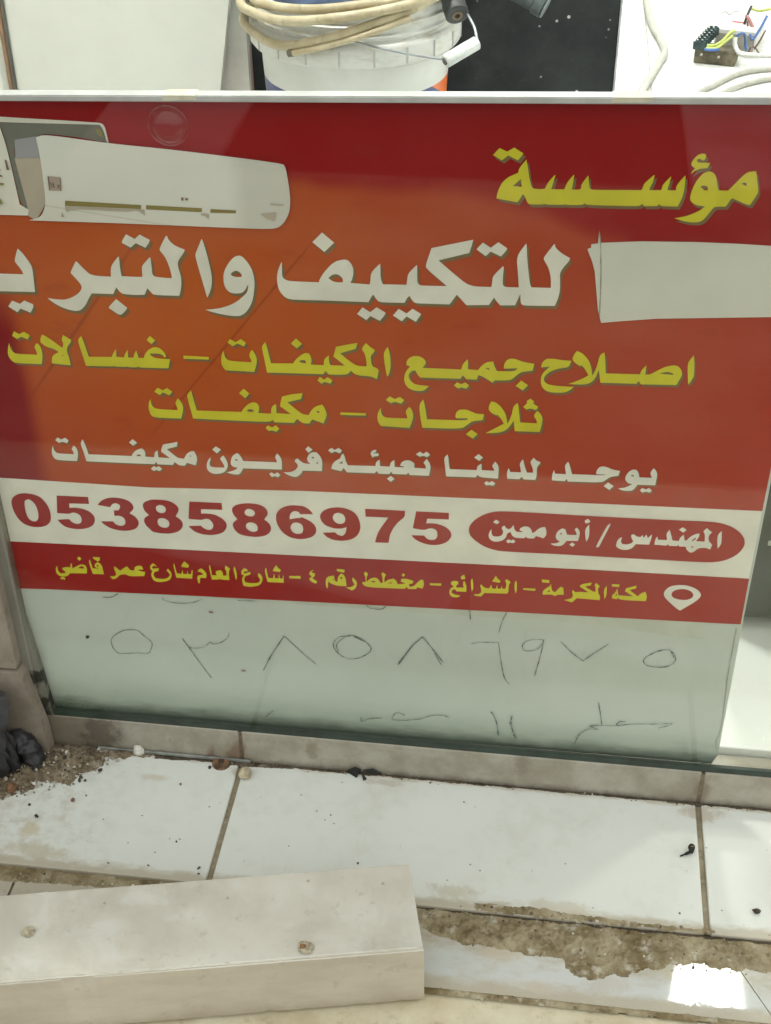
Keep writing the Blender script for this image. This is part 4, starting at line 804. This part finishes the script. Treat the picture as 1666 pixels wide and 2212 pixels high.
bm = bmesh.new(); tube(bm, [Vector((-.1165, 1.0328, .4456)), Vector((-.1090, 1.0300, .4482))], .0056, 12); mesh('hose_end', bm, simple('dark_hose_end', (.12, .11, .08), .6), t)
# inner blue liner glimpsed between the loops
bm = bmesh.new(); lathe(bm, BX, BY, [(0, .500), (.10, .502), (.146, .497)], 40)
mesh('blue_cloth_lump', bm, simple('navy_cloth', (.035, .06, .11), .8, .4, 20), None, True); tag(bpy.data.objects['blue_cloth_lump'], 'dark navy cloth stuffed in the bucket under the hose loops', 'cloth')
# hose plug
dk = simple('dark_grey_rubber', (.055, .062, .060), .5, .3, 30)
t = thing('hose_plug', 'dark grey hose plug with a brass hole resting on the bucket rim', 'hose plug', (.13, 1.12, .49))
def cylinder(bm, a, d, prof, seg=24, mi=0):
    d = Vector(d).normalized(); a = Vector(a); tube(bm, [a + d * p[0] for p in prof], [p[1] for p in prof], seg, False, mi)
P0 = Vector((.1345, 1.108, .4880)); D0 = Vector((-.30, .75, .42))
bm = bmesh.new(); cylinder(bm, P0, D0, [(0, .016), (.002, .0185), (.024, .0185), (.026, .0165), (.075, .016), (.08, .012), (.13, .011)]); mesh('plug_body', bm, dk, t, True, 35)
bm = bmesh.new(); cylinder(bm, P0 - D0.normalized() * .0012, D0, [(0, .0085), (.001, .0085)]); pb = mesh('brass_ring', bm, simple('dull_brass', (.20, .13, .075), .5), t)
bm = bmesh.new(); cylinder(bm, P0 - D0.normalized() * .0018, D0, [(0, .0042), (.0005, .0042)]); o = mesh('plug_hole', bm, simple('hole_black', (.012, .012, .012), .8), None); o.parent = pb
t = thing('hose_nozzle', 'dark grey tapered nozzle with a pale end cap in front of the black board', 'nozzle', (.2, 1.42, .44))
bm = bmesh.new(); cylinder(bm, (.262, 1.40, .4180), (-.9, .22, .42), [(0, .016), (.002, .0195), (.018, .0195), (.020, .017), (.07, .0185), (.16, .024), (.165, .02)]); mesh('nozzle_body', bm, simple('teal_grey_plastic', (.08, .10, .10), .4), t, True, 35)
bm = bmesh.new(); cylinder(bm, (.2645, 1.3994, .4168), (-.9, .22, .42), [(0, .0175), (.0022, .0185)]); mesh('end_cap', bm, simple('pale_cap', (.22, .26, .26), .4), t)

# drain hose and cables on the white floor
def cable(name, pts, r, m, label, cat, group=None):
    bm = bmesh.new(); tube(bm, spline(pts, 8), r, 12); o = mesh(name, bm, m, None, True, 60); return tag(o, label, cat, group)
hz = ZI + .0092
wm = simple('grey_white_hose', (.50, .49, .44), .4, .08, 20)
cable('drain_hose', [(.505, 2.95, hz), (.5045, 2.73, hz), (.512, 2.50, hz), (.532, 2.35, hz), (.536, 2.27, hz), (.514, 2.17, hz), (.488, 2.05, hz), (.465, 1.95, hz), (.43, 1.8, hz)], .0088, wm, 'thick grey white drain hose lying in a bend across the tiles', 'hose')
cm = simple('cable_sheath', (.42, .41, .36), .45, .1, 30)
hz = ZI + .0065
cable('power_cable', [(.50, 1.78, hz), (.57, 1.96, hz), (.64, 2.07, hz), (.70, 2.15, hz), (.78, 2.19, hz), (.95, 2.2, hz)], .0062, cm, 'upper of two pale cables on the floor in front of the brown block', 'cable', 'pale cables on the shop floor')
cable('power_cable', [(.55, 1.80, hz), (.61, 1.95, hz), (.67, 2.04, hz), (.73, 2.10, hz), (.80, 2.13, hz), (.96, 2.12, hz)], .0062, cm, 'lower of two pale cables on the floor in front of the brown block', 'cable', 'pale cables on the shop floor')
# brown block, terminal strip, junction box and wires
t = thing('wooden_block', 'small brown wooden block on the white tiles under a terminal strip', 'block', (.655, 2.25, ZI))
R_ = Matrix.Translation((.655, 2.25, 0)) @ Matrix.Rotation(math.radians(-13), 4, 'Z') @ Matrix.Translation((-.655, -2.25, 0))
def rbox(name, a, m, parent, bev=.002):
    bm = bmesh.new(); box(bm, *a, bev); bmesh.ops.transform(bm, matrix=R_, verts=bm.verts[:]); return mesh(name, bm, m, parent)
bw = simple('brown_block_wood', (.135, .115, .075), .8, .4, 45, .3)
rbox('block_body', (.607, .702, 2.222, 2.275, ZI, ZI + .034), bw, t)
PS = simple('pale_screw', (.7, .7, .64), .4)
for x_, z_ in ((.624, .022), (.664, .020)):
    bm = bmesh.new(); tube(bm, [Vector((x_, 2.2185, ZI + z_)), Vector((x_, 2.223, ZI + z_))], .0028, 10)
    bmesh.ops.transform(bm, matrix=R_, verts=bm.verts[:]); mesh('screw_head', bm, PS, t)
t = thing('terminal_strip', 'dark teal terminal strip lying across the left top of the brown block', 'terminal strip', (.63, 2.25, ZI + .034))
bm = bmesh.new(); tm = simple('teal_plastic', (.03, .06, .065), .45, .3, 60)
for i in range(7):
    u = i / 6; cx, cy, cz = .602 + .034 * u, 2.222 + .07 * u, ZI + .0345 + .012 * u
    box(bm, cx - .006, cx + .022, cy, cy + .0085, cz, cz + .018, .0012)
    tube(bm, [Vector((cx + .003, cy + .004, cz + .017)), Vector((cx + .003, cy + .004, cz + .0215))], .0036, 8)
    tube(bm, [Vector((cx + .014, cy + .004, cz + .017)), Vector((cx + .014, cy + .004, cz + .0215))], .0036, 8)
mesh('strip_body', bm, tm, t); TS = simple('tin_screw', (.6, .58, .52), .4)
for i in range(7):
    u = i / 6; cx, cy, cz = .602 + .034 * u, 2.222 + .07 * u, ZI + .0345 + .012 * u
    for q in (.003, .014):
        bm = bmesh.new(); tube(bm, [Vector((cx + q, cy + .004, cz + .0214)), Vector((cx + q, cy + .004, cz + .0221))], .0021, 8); mesh('screw', bm, TS, t)
t = thing('junction_box', 'white junction box with a red stripe behind the brown block', 'junction box', (.70, 2.36, ZI))
rbox('box_body', (.638, .735, 2.305, 2.46, ZI, ZI + .062), simple('white_box_plastic', (.72, .72, .69), .4), t, .004)
rbox('box_front', (.642, .731, 2.3035, 2.3060, ZI + .004, ZI + .050), simple('grey_box_front', (.33, .32, .27), .6), t, .0008)
rbox('red_stripe', (.668, .700, 2.352, 2.361, ZI + .0618, ZI + .0626), simple('red_label', (.55, .06, .07), .5), t, 0)
bm = bmesh.new(); tube(bm, spline([(.668, 2.41, ZI + .0624), (.682, 2.425, ZI + .0624), (.69, 2.40, ZI + .0624), (.702, 2.43, ZI + .0624), (.715, 2.425, ZI + .0624)], 5), .0009, 6); mesh('pen_scribble', bm, simple('pen_ink', (.1, .1, .1), .5), t)
WC = dict(yellow=simple('wire_yellow_green', (.48, .55, .14), .4), blue=simple('wire_blue', (.06, .13, .36), .4), brown=simple('wire_brown', (.13, .06, .05), .4), white=simple('wire_white', (.70, .70, .66), .4), black=simple('wire_black', (.03, .03, .035), .4), pink=simple('wire_dull_red', (.35, .14, .13), .4))
zb = ZI + .04
def wv(nm, pts, r, lab, gp='wires around the terminal strip'): cable('wire', pts, r, WC[nm], lab, 'wire', gp)
wv('yellow', [(.628, 2.225, zb + .004), (.645, 2.222, zb + .006), (.662, 2.225, zb + .016), (.676, 2.235, zb + .030), (.688, 2.24, zb + .036)], .0036, 'yellow green wire arching from the terminal strip over the block')
wv('yellow', [(.626, 2.218, zb), (.648, 2.215, zb + .002), (.664, 2.222, zb + .012), (.684, 2.232, zb + .026)], .003, 'second yellow green wire lying just below the arching one')
wv('blue', [(.622, 2.214, zb - .002), (.640, 2.212, zb - .002), (.655, 2.214, zb - .001)], .0034, 'short blue wire at the front top edge of the brown block')
wv('blue', [(.692, 2.25, zb + .014), (.700, 2.245, zb + .026), (.712, 2.25, zb + .024), (.718, 2.26, zb), (.722, 2.25, zb - .012)], .003, 'blue wire looping down at the right end of the block')
wv('blue', [(.728, 2.30, zb + .02), (.735, 2.28, zb + .004), (.748, 2.29, zb + .02), (.765, 2.31, zb + .05)], .003, 'blue wire curling up at the right edge of the photo')
wv('white', [(.690, 2.235, zb + .022), (.692, 2.228, zb + .004), (.704, 2.215, zb - .008), (.74, 2.21, zb - .010), (.80, 2.215, zb - .012), (.9, 2.25, ZI + .006)], .0055, 'thick white cable running right from the block')
wv('brown', [(.724, 2.33, zb + .03), (.729, 2.30, zb + .004), (.740, 2.29, zb - .022), (.752, 2.29, zb - .006), (.765, 2.30, zb + .02)], .0022, 'brown wire loop to the right of the block')
wv('brown', [(.728, 2.26, zb - .022), (.733, 2.262, zb - .008), (.744, 2.265, zb - .012), (.756, 2.26, zb - .026)], .0018, 'small brown wire curl on the floor at the right')
wv('pink', [(.722, 2.34, zb + .04), (.732, 2.32, zb + .028), (.742, 2.31, zb + .008), (.742, 2.30, zb - .01)], .0042, 'dull red wire bundle behind the blue loop')
wv('black', [(.716, 2.33, zb - .01), (.720, 2.335, zb + .03), (.731, 2.35, zb + .06)], .003, 'black wire rising beside the white junction box')
wv('yellow', [(.735, 2.36, zb + .05), (.75, 2.34, zb + .052), (.78, 2.33, zb + .062)], .003, 'pale yellow wire at the upper right corner')
# dark machine at the right behind the clear glass
t = thing('metal_case', 'dark greenish grey metal case on the floor to the right of the sign', 'case', (.8, .3, ZI))
bm = bmesh.new(); box(bm, .520, 1.15, .222, .50, ZI + .012, .315, .02, 0, 4); n = N('dark_green_grey_metal'); f_ = n.noise(9, 5)
mesh('case_body', bm, n.fin(n.mix(n.step(f_, .3, .7), (.030, .040, .032), (.05, .06, .05)), .4, n.noise(60, 3), .05), t, True, 50)
for x_ in (.545, 1.12):
    for y_ in (.25, .47):
        bm = bmesh.new(); tube(bm, [Vector((x_, y_, ZI)), Vector((x_, y_, ZI + .013))], .015, 14); mesh('foot', bm, dk, t)
bm = bmesh.new(); box(bm, .565, .70, .2205, .2235, .185, .192, .001); mesh('bright_trim', bm, simple('trim_metal', (.45, .5, .46), .3, .1, 40, 0, .6), t)

# ------------------------------------------------------------------ dirt, gravel and scraps
def inpoly(x, y, P):
    c = False; j = len(P) - 1
    for i in range(len(P)):
        xi, yi = P[i]; xj, yj = P[j]
        if (yi > y) != (yj > y) and x < (xj - xi) * (y - yi) / (yj - yi) + xi: c = not c
        j = i
    return c
def dist(x, y, P):
    b = 9e9; p = Vector((x, y))
    for i in range(len(P)):
        a = Vector(P[i - 1]); d = Vector(P[i]) - a; L = d.length_squared
        u = max(0, min(1, (p - a).dot(d) / L)) if L else 0; b = min(b, (a + d * u - p).length)
    return b if inpoly(x, y, P) else -b
def heap(name, P, z0, h, wd, m, cell=.002, off=.15, rag=1.):
    xs = [p[0] for p in P]; ys = [p[1] for p in P]; bm = bmesh.new(); V = {}
    nx = int((max(xs) - min(xs) + .03) / cell); ny = int((max(ys) - min(ys) + .03) / cell)
    H = {}
    for i in range(nx):
        for j in range(ny):
            x, y = min(xs) - .015 + i * cell, min(ys) - .015 + j * cell; d = dist(x, y, P)
            if d < -.014: continue
            q = Vector((x * 70, y * 70, 3.1)); nn = .6 * noise.noise(q) + .4 * noise.noise(q * 2.7) + .3 * noise.noise(q * 6.1)
            v = d / wd + .55 * rag * nn + off
            H[i, j] = (v, z0 + h * min(1, v) ** .8 * (.65 + .5 * noise.noise(q * 3.3) + .25 * noise.noise(q * 9)) if v > 0 else z0 + max(-1.5, v) * h * 1.2)
    for (i, j), (v, zz_) in H.items(): V[i, j] = bm.verts.new((min(xs) - .015 + i * cell, min(ys) - .015 + j * cell, max(z0 + .0001, zz_) if v > 0 else zz_))
    for (i, j) in H:
        q = [(i, j), (i + 1, j), (i + 1, j + 1), (i, j + 1)]
        if all(k in V for k in q) and max(H[k][0] for k in q) > 0: bm.faces.new([V[k] for k in q])
    for v in [v for v in bm.verts if not v.link_faces]: bm.verts.remove(v)
    return tag(mesh(name, bm, m, None, True, 80), kind='stuff')
heap('ochre_dirt', [(.205, -.1700), (.45, -.1715), (.60, -.1715), (.60, -.202), (.523, -.203), (.490, -.199), (.461, -.206), (.439, -.212), (.418, -.222), (.376, -.232), (.368, -.219), (.355, -.208), (.312, -.209), (.268, -.204), (.242, -.200), (.205, -.186)], -.004, .0058, .012, M['dirt'], .0014)
heap('joint_dirt', [(-.30, -.1690), (-.186, -.1690), (-.133, -.1690), (-.072, -.1690), (-.0, -.1690), (-.059, -.184), (-.104, -.186), (-.12, -.182), (-.18, -.186), (-.30, -.190)], -.004, .0035, .006, M['dirt'], .0015, .1)
heap('rim_dirt', [(.27, -.158), (.33, -.1560), (.40, -.161), (.462, -.163), (.505, -.161), (.505, -.1695), (.27, -.1695)], .0, .0008, .008, M['dirt'], .0015, -.25)
heap('bottom_joint_dirt', [(.10, -.2580), (.36, -.2570), (.60, -.2575), (.60, -.264), (.10, -.2650)], -.0045, .0022, .004, M['dirt'], .0015, -.1)
heap('joint_grime', [(.20, -.1680), (.60, -.1680), (.60, -.1735), (.20, -.1735)], -.0042, .0028, .003, M['grime'], .0012, .0)
heap('soil', [(-.34, .0), (-.177, .0), (-.125, -.003), (-.085, -.002), (-.125, -.008), (-.155, -.014), (-.158, -.034), (-.170, -.034), (-.182, -.054), (-.200, -.054), (-.220, -.056), (-.225, -.072), (-.245, -.082), (-.34, -.084)], .0, .0110, .022, M['soil'], .0018, .05, 1.2)
heap('foot_dirt', [(-.10, -.001), (.0, -.0005), (.2, -.0005), (.6, -.0005), (.6, -.0045), (.3, -.0040), (.06, -.0050), (.0, -.0085), (-.05, -.0060), (-.10, -.009)], .0, .0028, .004, M['grime'], .0012, -.15, 1.1)
# gravel grit (uncountable)
gm = N('mixed_grit'); gi = gm.node('ShaderNodeNewGeometry'); rr_ = gm.node('ShaderNodeValToRGB'); gm.set(rr_.inputs[0], gi.outputs['Random Per Island']); e_ = rr_.color_ramp.elements
e_[0].color = (.04, .03, .022, 1); e_[1].color = (.70, .67, .60, 1)
for p_, c_ in ((.3, (.13, .095, .06)), (.6, (.22, .165, .105)), (.82, (.32, .26, .19)), (.93, (.46, .42, .36))): k_ = e_.new(p_); k_.color = (*c_, 1)
GRIT = gm.fin(rr_.outputs[0], .8)
def chunk(bm, p, s, flat=.7):
    r = bmesh.ops.create_icosphere(bm, subdivisions=1, radius=1.0); rt = Matrix.Rotation(random.random() * 6.3, 4, 'Z') @ Matrix.Rotation(random.random() * 1.2, 4, 'X')
    sx, sy, sz = s * random.uniform(.6, 1.3), s * random.uniform(.6, 1.3), s * random.uniform(.4, 1.) * flat
    for v in r['verts']:
        v.co = rt @ Vector((v.co.x * sx, v.co.y * sy, v.co.z * sz)) * random.uniform(.75, 1.2); v.co += Vector(p)
SOILP = [(-.33, .0), (-.177, .0), (-.10, -.004), (-.15, -.016), (-.158, -.036), (-.185, -.058), (-.225, -.072), (-.245, -.084), (-.33, -.086)]
bm = bmesh.new(); k_ = 0
while k_ < 800:
    x_, y_ = random.uniform(-.33, -.09), random.uniform(-.088, -.001); d_ = dist(x_, y_, SOILP)
    if d_ < -.006 or (d_ < 0 and random.random() < .6): continue
    s_ = random.choice((.0007, .0009, .0012, .0016, .0024)); chunk(bm, (x_, y_, max(.0008, min(.0105, max(0, d_) / .022 * .0085)) + s_ * .35), s_); k_ += 1
tag(mesh('gravel', bm, GRIT), kind='stuff')
DP = [(.205, -.1665), (.45, -.168), (.60, -.168), (.60, -.203), (.525, -.205), (.44, -.214), (.377, -.233), (.355, -.210), (.268, -.206), (.205, -.188)]
bm = bmesh.new(); k_ = 0
while k_ < 170:
    x_, y_ = random.uniform(.20, .6), random.uniform(-.234, -.160); d_ = dist(x_, y_, DP)
    if d_ < -.005: continue
    s_ = random.choice((.0007, .001, .0014, .0019)); chunk(bm, (x_, y_, -.004 + max(.0003, min(1, max(0, d_) / .012) * .003) + s_ * .3 if y_ < -.169 else s_ * .4), s_); k_ += 1
for _ in range(60):
    x_ = random.uniform(-.30, -.01); s_ = random.choice((.0008, .0012, .0017)); chunk(bm, (x_, random.uniform(-.187, -.170), -.002 + s_ * .4), s_)
for _ in range(70):
    x_ = random.uniform(-.08, .56); s_ = random.choice((.0005, .0008, .0012, .0016)); chunk(bm, (x_, -.0015 - abs(random.gauss(0, .003)), s_ * .5), s_)
tag(mesh('grit', bm, GRIT), kind='stuff')
# loose specks on the step tiles, one thing each
proto = None
DK = simple('dark_grit', (.055, .04, .03), .8, .4, 200); RB = simple('red_brown_grit', (.22, .10, .07), .8, .3, 200)
SPK = [(-.1704, -.0782, .0028, 1), (-.2018, -.1048, .0027, 0), (-.1535, -.0327, .0024, 0), (-.034, -.014, .0018, 0), (-.0265, -.0145, .0020, 0), (-.108, -.156, .0016, 0), (-.066, -.154, .0017, 0), (-.0135, -.151, .0021, 0), (-.012, -.158, .0014, 0),
       (-.158, -.07, .0014, 1), (-.06, -.042, .0020, 1), (.148, -.125, .0014, 0), (.474, -.148, .0014, 0), (.11, -.065, .0011, 0), (-.09, -.09, .0010, 0), (-.045, -.12, .0012, 0), (.36, -.1, .0011, 0), (.25, -.03, .0012, 0), (-.13, -.1, .0011, 0), (-.215, -.09, .0015, 0)]
for i, (x_, y_, s_, c_) in enumerate(SPK):
    bm = bmesh.new(); chunk(bm, (0, 0, 0), 1, .8); o = mesh('grit_speck', bm, RB if c_ else DK); o.location = (x_, y_, s_ * .5); o.scale = (s_,) * 3
    tag(o, 'reddish brown grit speck lying loose on the white step tile' if c_ else 'dark grit speck lying loose on the white step tile', 'grit speck', 'reddish loose specks on the step' if c_ else 'dark loose specks on the step')
def lump(name, p, s, m, label, cat, sub=2, amp=.35, fr=1.4):
    bm = bmesh.new(); r = bmesh.ops.create_icosphere(bm, subdivisions=sub, radius=1)
    for v in r['verts']:
        n_ = noise.noise(v.co * fr + Vector(p) * 50); v.co = Vector((v.co.x * s[0], v.co.y * s[1], v.co.z * s[2])) * (1 + amp * n_); v.co += Vector(p)
    return tag(mesh(name, bm, m, None, False), label, cat)
lump('stone_chip', (.0085, -.0205, .0045), (.0072, .0085, .0052), simple('tan_stone', (.50, .42, .29), .8, .25, 120), 'tan stone chip sitting on the left tile joint', 'stone chip')
lump('stone_chip', (-.117, -.0035, .006), (.0068, .005, .0075), simple('pale_stone', (.72, .68, .62), .7, .1, 120), 'white stone chip at the foot of the threshold by the gravel', 'stone chip')
lump('stone_chip', (-.2395, -.0745, .007), (.0055, .0055, .0055), simple('rusty_stone', (.16, .08, .04), .8, .4, 120), 'rusty brown stone at the front edge of the gravel patch', 'stone chip')
lump('seed_husk', (.5498, -.1372, .0022), (.0042, .0026, .0024), DK, 'dark oval seed husk on the right step tile', 'seed')
# bottle cap
t = thing('bottle_cap', 'rusty brown bottle cap at the foot of the threshold left of the joint', 'bottle cap', (-.0225, -.004, 0))
bm = bmesh.new(); prof = [(0, .0042), (.0065, .0042), (.0085, .0036), (.0102, .0)]
rg = lathe(bm, -.0225, -.006, prof, 42)
for r_ in rg[2:]:
    for i, v in enumerate(r_):
        if i % 2: v.co.x += (v.co.x + .0225) * .07; v.co.y += (v.co.y + .006) * .07
mesh('cap_shell', bm, simple('rusty_cap', (.21, .12, .06), .6, .45, 120), t)
bm = bmesh.new(); lathe(bm, -.0225, -.006, [(0, .0046), (.0035, .0046), (.0038, .0041)], 20); mesh('cap_spot', bm, simple('cap_dark_spot', (.07, .04, .025), .6), t)
# burnt stub on the right tile
t = thing('burnt_stub', 'black burnt stub with an ochre tip on the step near the right joint', 'stub', (.486, -.071, 0))
bm = bmesh.new(); tube(bm, spline([(.4775, -.0765, .0012), (.4835, -.0735, .0022), (.4880, -.0715, .004), (.4895, -.068, .0055), (.4885, -.0655, .005)], 5), [.0009] * 5 + [.0016] * 5 + [.003] * 6 + [.0036] * 5, 8); mesh('charred_body', bm, simple('char', (.018, .016, .014), .8, .4, 200), t)
bm = bmesh.new(); chunk(bm, (.4895, -.0672, .0068), .0026); mesh('ochre_tip', bm, simple('ochre_tip', (.38, .22, .08), .7), t)
# black leaf scraps stuck under the threshold
bm = bmesh.new()
for q in ([(.118, -.002, .0005), (.128, -.006, .012), (.134, -.003, .006), (.130, -.010, .001)], [(.134, -.004, .004), (.141, -.011, .001), (.138, -.013, .0005)], [(.136, -.003, .005), (.147, -.004, .010), (.157, -.003, .003), (.145, -.005, .004)]):
    prism(bm, q, (0, .0012, .0006))
tag(mesh('black_scrap', bm, simple('black_film_scrap', (.014, .013, .012), .6)), 'torn black scraps caught under the threshold in the middle', 'scrap')
# thin strip lying along the foot of the threshold
bm = bmesh.new(); box(bm, -.165, .010, -.0032, -.0006, .001, .0050, .0006); tag(mesh('trim_strip', bm, simple('grey_strip', (.25, .26, .235), .35, .3, 40)), 'thin grey strip along the foot of the threshold at the left', 'trim strip')
# black plastic bag at the left
bagm = simple('black_plastic', (.030, .029, .032), .42, .5, 30); bagf = simple('grey_black_plastic', (.075, .07, .075), .5, .4, 30)
t = thing('plastic_bag', 'folded black plastic bag standing against the wall tiles at the left', 'plastic bag', (-.283, -.045, 0))
bm = bmesh.new(); R0 = []
for k in range(30):
    z_ = .115 * k / 29; row = []
    for q in range(96):
        a_ = 2 * math.pi * q / 96; s_ = .82 + .18 * math.sin(z_ * 40 + 1)
        f_ = 1 + .16 * abs(noise.noise(Vector((math.cos(a_) * 2.4, math.sin(a_) * 2.4, z_ * 9)))) - .20 * abs(noise.noise(Vector((math.cos(a_) * 5, math.sin(a_) * 5, z_ * 14 + 4)))) + .05 * noise.noise(Vector((a_ * 6, z_ * 120, 0)))
        row.append(bm.verts.new((-.290 + .052 * s_ * f_ * math.cos(a_), -.046 + .024 * s_ * f_ * math.sin(a_), .001 + z_)))
    R0.append(row)
for k in range(29):
    for q in range(96): bm.faces.new((R0[k][q], R0[k][(q + 1) % 96], R0[k + 1][(q + 1) % 96], R0[k + 1][q]))
bm.faces.new(R0[-1]); mesh('bag_body', bm, bagm, t, True, 35)
bm = bmesh.new(); g_ = {}
for i in range(40):
    for k in range(24):
        u, v = i / 39, k / 23; x_ = -.37 + .128 * u + .006 * math.sin(v * 3); zt_ = .124 - .05 * v ** 1.6 - .012 * u + .008 * noise.noise(Vector((u * 5, v * 4, 2)))
        y_ = -.035 - .045 * v + .012 * u * v + .006 * noise.noise(Vector((u * 7, v * 5, 7)))
        if k > 18: zt_ -= .010 * (k - 18) / 5 * (1 + noise.noise(Vector((u * 9, 1, 1))))
        g_[i, k] = bm.verts.new((x_, y_, zt_))
for i in range(39):
    for k in range(23): bm.faces.new((g_[i, k], g_[i + 1, k], g_[i + 1, k + 1], g_[i, k + 1]))
r_ = bmesh.ops.solidify(bm, geom=bm.faces[:], thickness=.0012)
mesh('folded_flap', bm, bagf, t, True, 60)
bm = bmesh.new(); sp_ = spline([(-.250, -.022, .030), (-.243, -.026, .034), (-.235, -.030, .027), (-.228, -.034, .015), (-.222, -.037, .004)], 6)
tube(bm, sp_, [.008 + .004 * math.sin(math.pi * i / (len(sp_) - 1)) for i in range(len(sp_))], 28)
for v in bm.verts: v.co += Vector((noise.noise(v.co * 160), noise.noise(v.co * 160 + Vector((9, 0, 0))), .6 * noise.noise(v.co * 160 + Vector((0, 9, 0))))) * .0042; v.co.z = max(.001, v.co.z)
tag(mesh('plastic_scrap', bm, bagm, None, True, 60), 'small curled black plastic scrap on the gravel in front of the grey post', 'plastic scrap')
lump('ochre_lump', (-.298, -.076, .020), (.016, .010, .022), simple('ochre_rag', (.20, .15, .075), .8, .3, 40), 'ochre lump in front of the black plastic bag', 'rag')

# ------------------------------------------------------------------ white block lying over the step edge
n = N('white_block_paint'); x, y, z = n.xyz(); a_ = n.noise(9, 5, .6); b_ = n.noise(18, 5, .6, None, .5)
c_ = n.mix(n.step(a_, .35, .68), (.55, .515, .445), (.67, .64, .565)); c_ = n.mix(n.math('MULTIPLY', n.step(b_, .48, .68), .6), c_, (.70, .70, .65))
c_ = n.mix(n.math('MULTIPLY', n.step(n.noise(60, 5, .7), .58, .74), .55), c_, (.40, .365, .29)); c_ = n.mix(n.math('MULTIPLY', n.step(n.noise(7, 6, .7, (1, 3, 1)), .55, .7), .35), c_, (.44, .42, .35))
v_ = n.vor(70); vc_ = n.vor(70, 'Color'); s_ = n.node('ShaderNodeSeparateColor'); n.set(s_.inputs[0], vc_)
c_ = n.mix(n.math('MULTIPLY', n.math('MULTIPLY', n.step(v_, .16, .08), n.step(s_.outputs[0], .85, .88)), .6), c_, (.25, .22, .16))
WB = n.fin(c_, .6, n.noise(90, 4), .12, .002)
n = N('bare_block_side'); a_ = n.noise(20, 6, .7, (.3, 1, 1)); c_ = n.mix(n.step(a_, .3, .7), (.46, .405, .33), (.57, .515, .43)); xx, yy, zz = n.xyz(); c_ = n.mix(n.math('MULTIPLY', n.step(n.math('ADD', zz, n.math('MULTIPLY', n.noise(30, 5, .7), .025)), .026, .006), .6), c_, (.33, .27, .19)); c_ = n.mix(n.math('MULTIPLY', n.step(n.noise(48, 5, .7), .58, .7), .4), c_, (.36, .31, .23)); WS = n.fin(c_, .75, n.noise(120, 4), .15, .001)
t = thing('white_block', 'long white block with a bare beige front side lying across the step edge', 'block', (.03, -.25, -.004))
zt = .0741
bm = bmesh.new(); prism(bm, [(.2323, -.2725, -.0036), (.2316, -.2725, zt - .0018), (.2300, -.271, zt), (.2070, -.1795, zt), (.2068, -.178, zt - .0018), (.2068, -.178, -.0036)], (-.90, -.198, 0))
bmesh.ops.bevel(bm, geom=[e for e in bm.edges if e.calc_length() > .3], offset=.0012, segments=2, affect='EDGES')
bmesh.ops.subdivide_edges(bm, edges=[e for e in bm.edges if e.calc_length() > .3], cuts=220, use_grid_fill=True)
bmesh.ops.recalc_face_normals(bm, faces=bm.faces[:]); bm.normal_update()
for v in bm.verts:
    q = v.co; sharp = max((1 - f.normal.dot(g.normal) for f in v.link_faces for g in v.link_faces), default=0)
    d_ = .0003 * noise.noise(q * 60) + .0003 * noise.noise(q * 170)
    if sharp > .1:
        c_ = noise.noise(q * 95) + .6 * noise.noise(q * 31); d_ -= .0002 + max(0, c_ - .42) * .0042
    q += v.normal * d_
bm.normal_update()
for f in bm.faces:
    f.material_index = 1 if (f.normal.y < -.55 and abs(f.normal.z) < .6) else 0
mesh('block_body', bm, [WB, WS], t, True, 30)
def spot(name, x_, y_, r_, m):
    bm = bmesh.new(); V_ = []
    for k in range(22):
        a_ = 2 * math.pi * k / 22; q = r_ * (1 + .25 * noise.noise(Vector((math.cos(a_) * 1.5, math.sin(a_) * 1.5, x_ * 90)))); V_.append(bm.verts.new((x_ + q * math.cos(a_), y_ + q * math.sin(a_), zt + .0012)))
    bm.faces.new(V_); return mesh(name, bm, m, t)
hp = simple('hole_plaster', (.47, .41, .30), .9, .3, 160); hd = simple('hole_rust', (.22, .12, .05), .9, .4, 160)
h1 = spot('screw_hole', .1242, -.2846, .0075, hp); h2 = spot('screw_hole', -.1313, -.2992, .0060, hp)
o = spot('rust_core', .1217, -.2841, .0030, hd); o.location.z = .0005
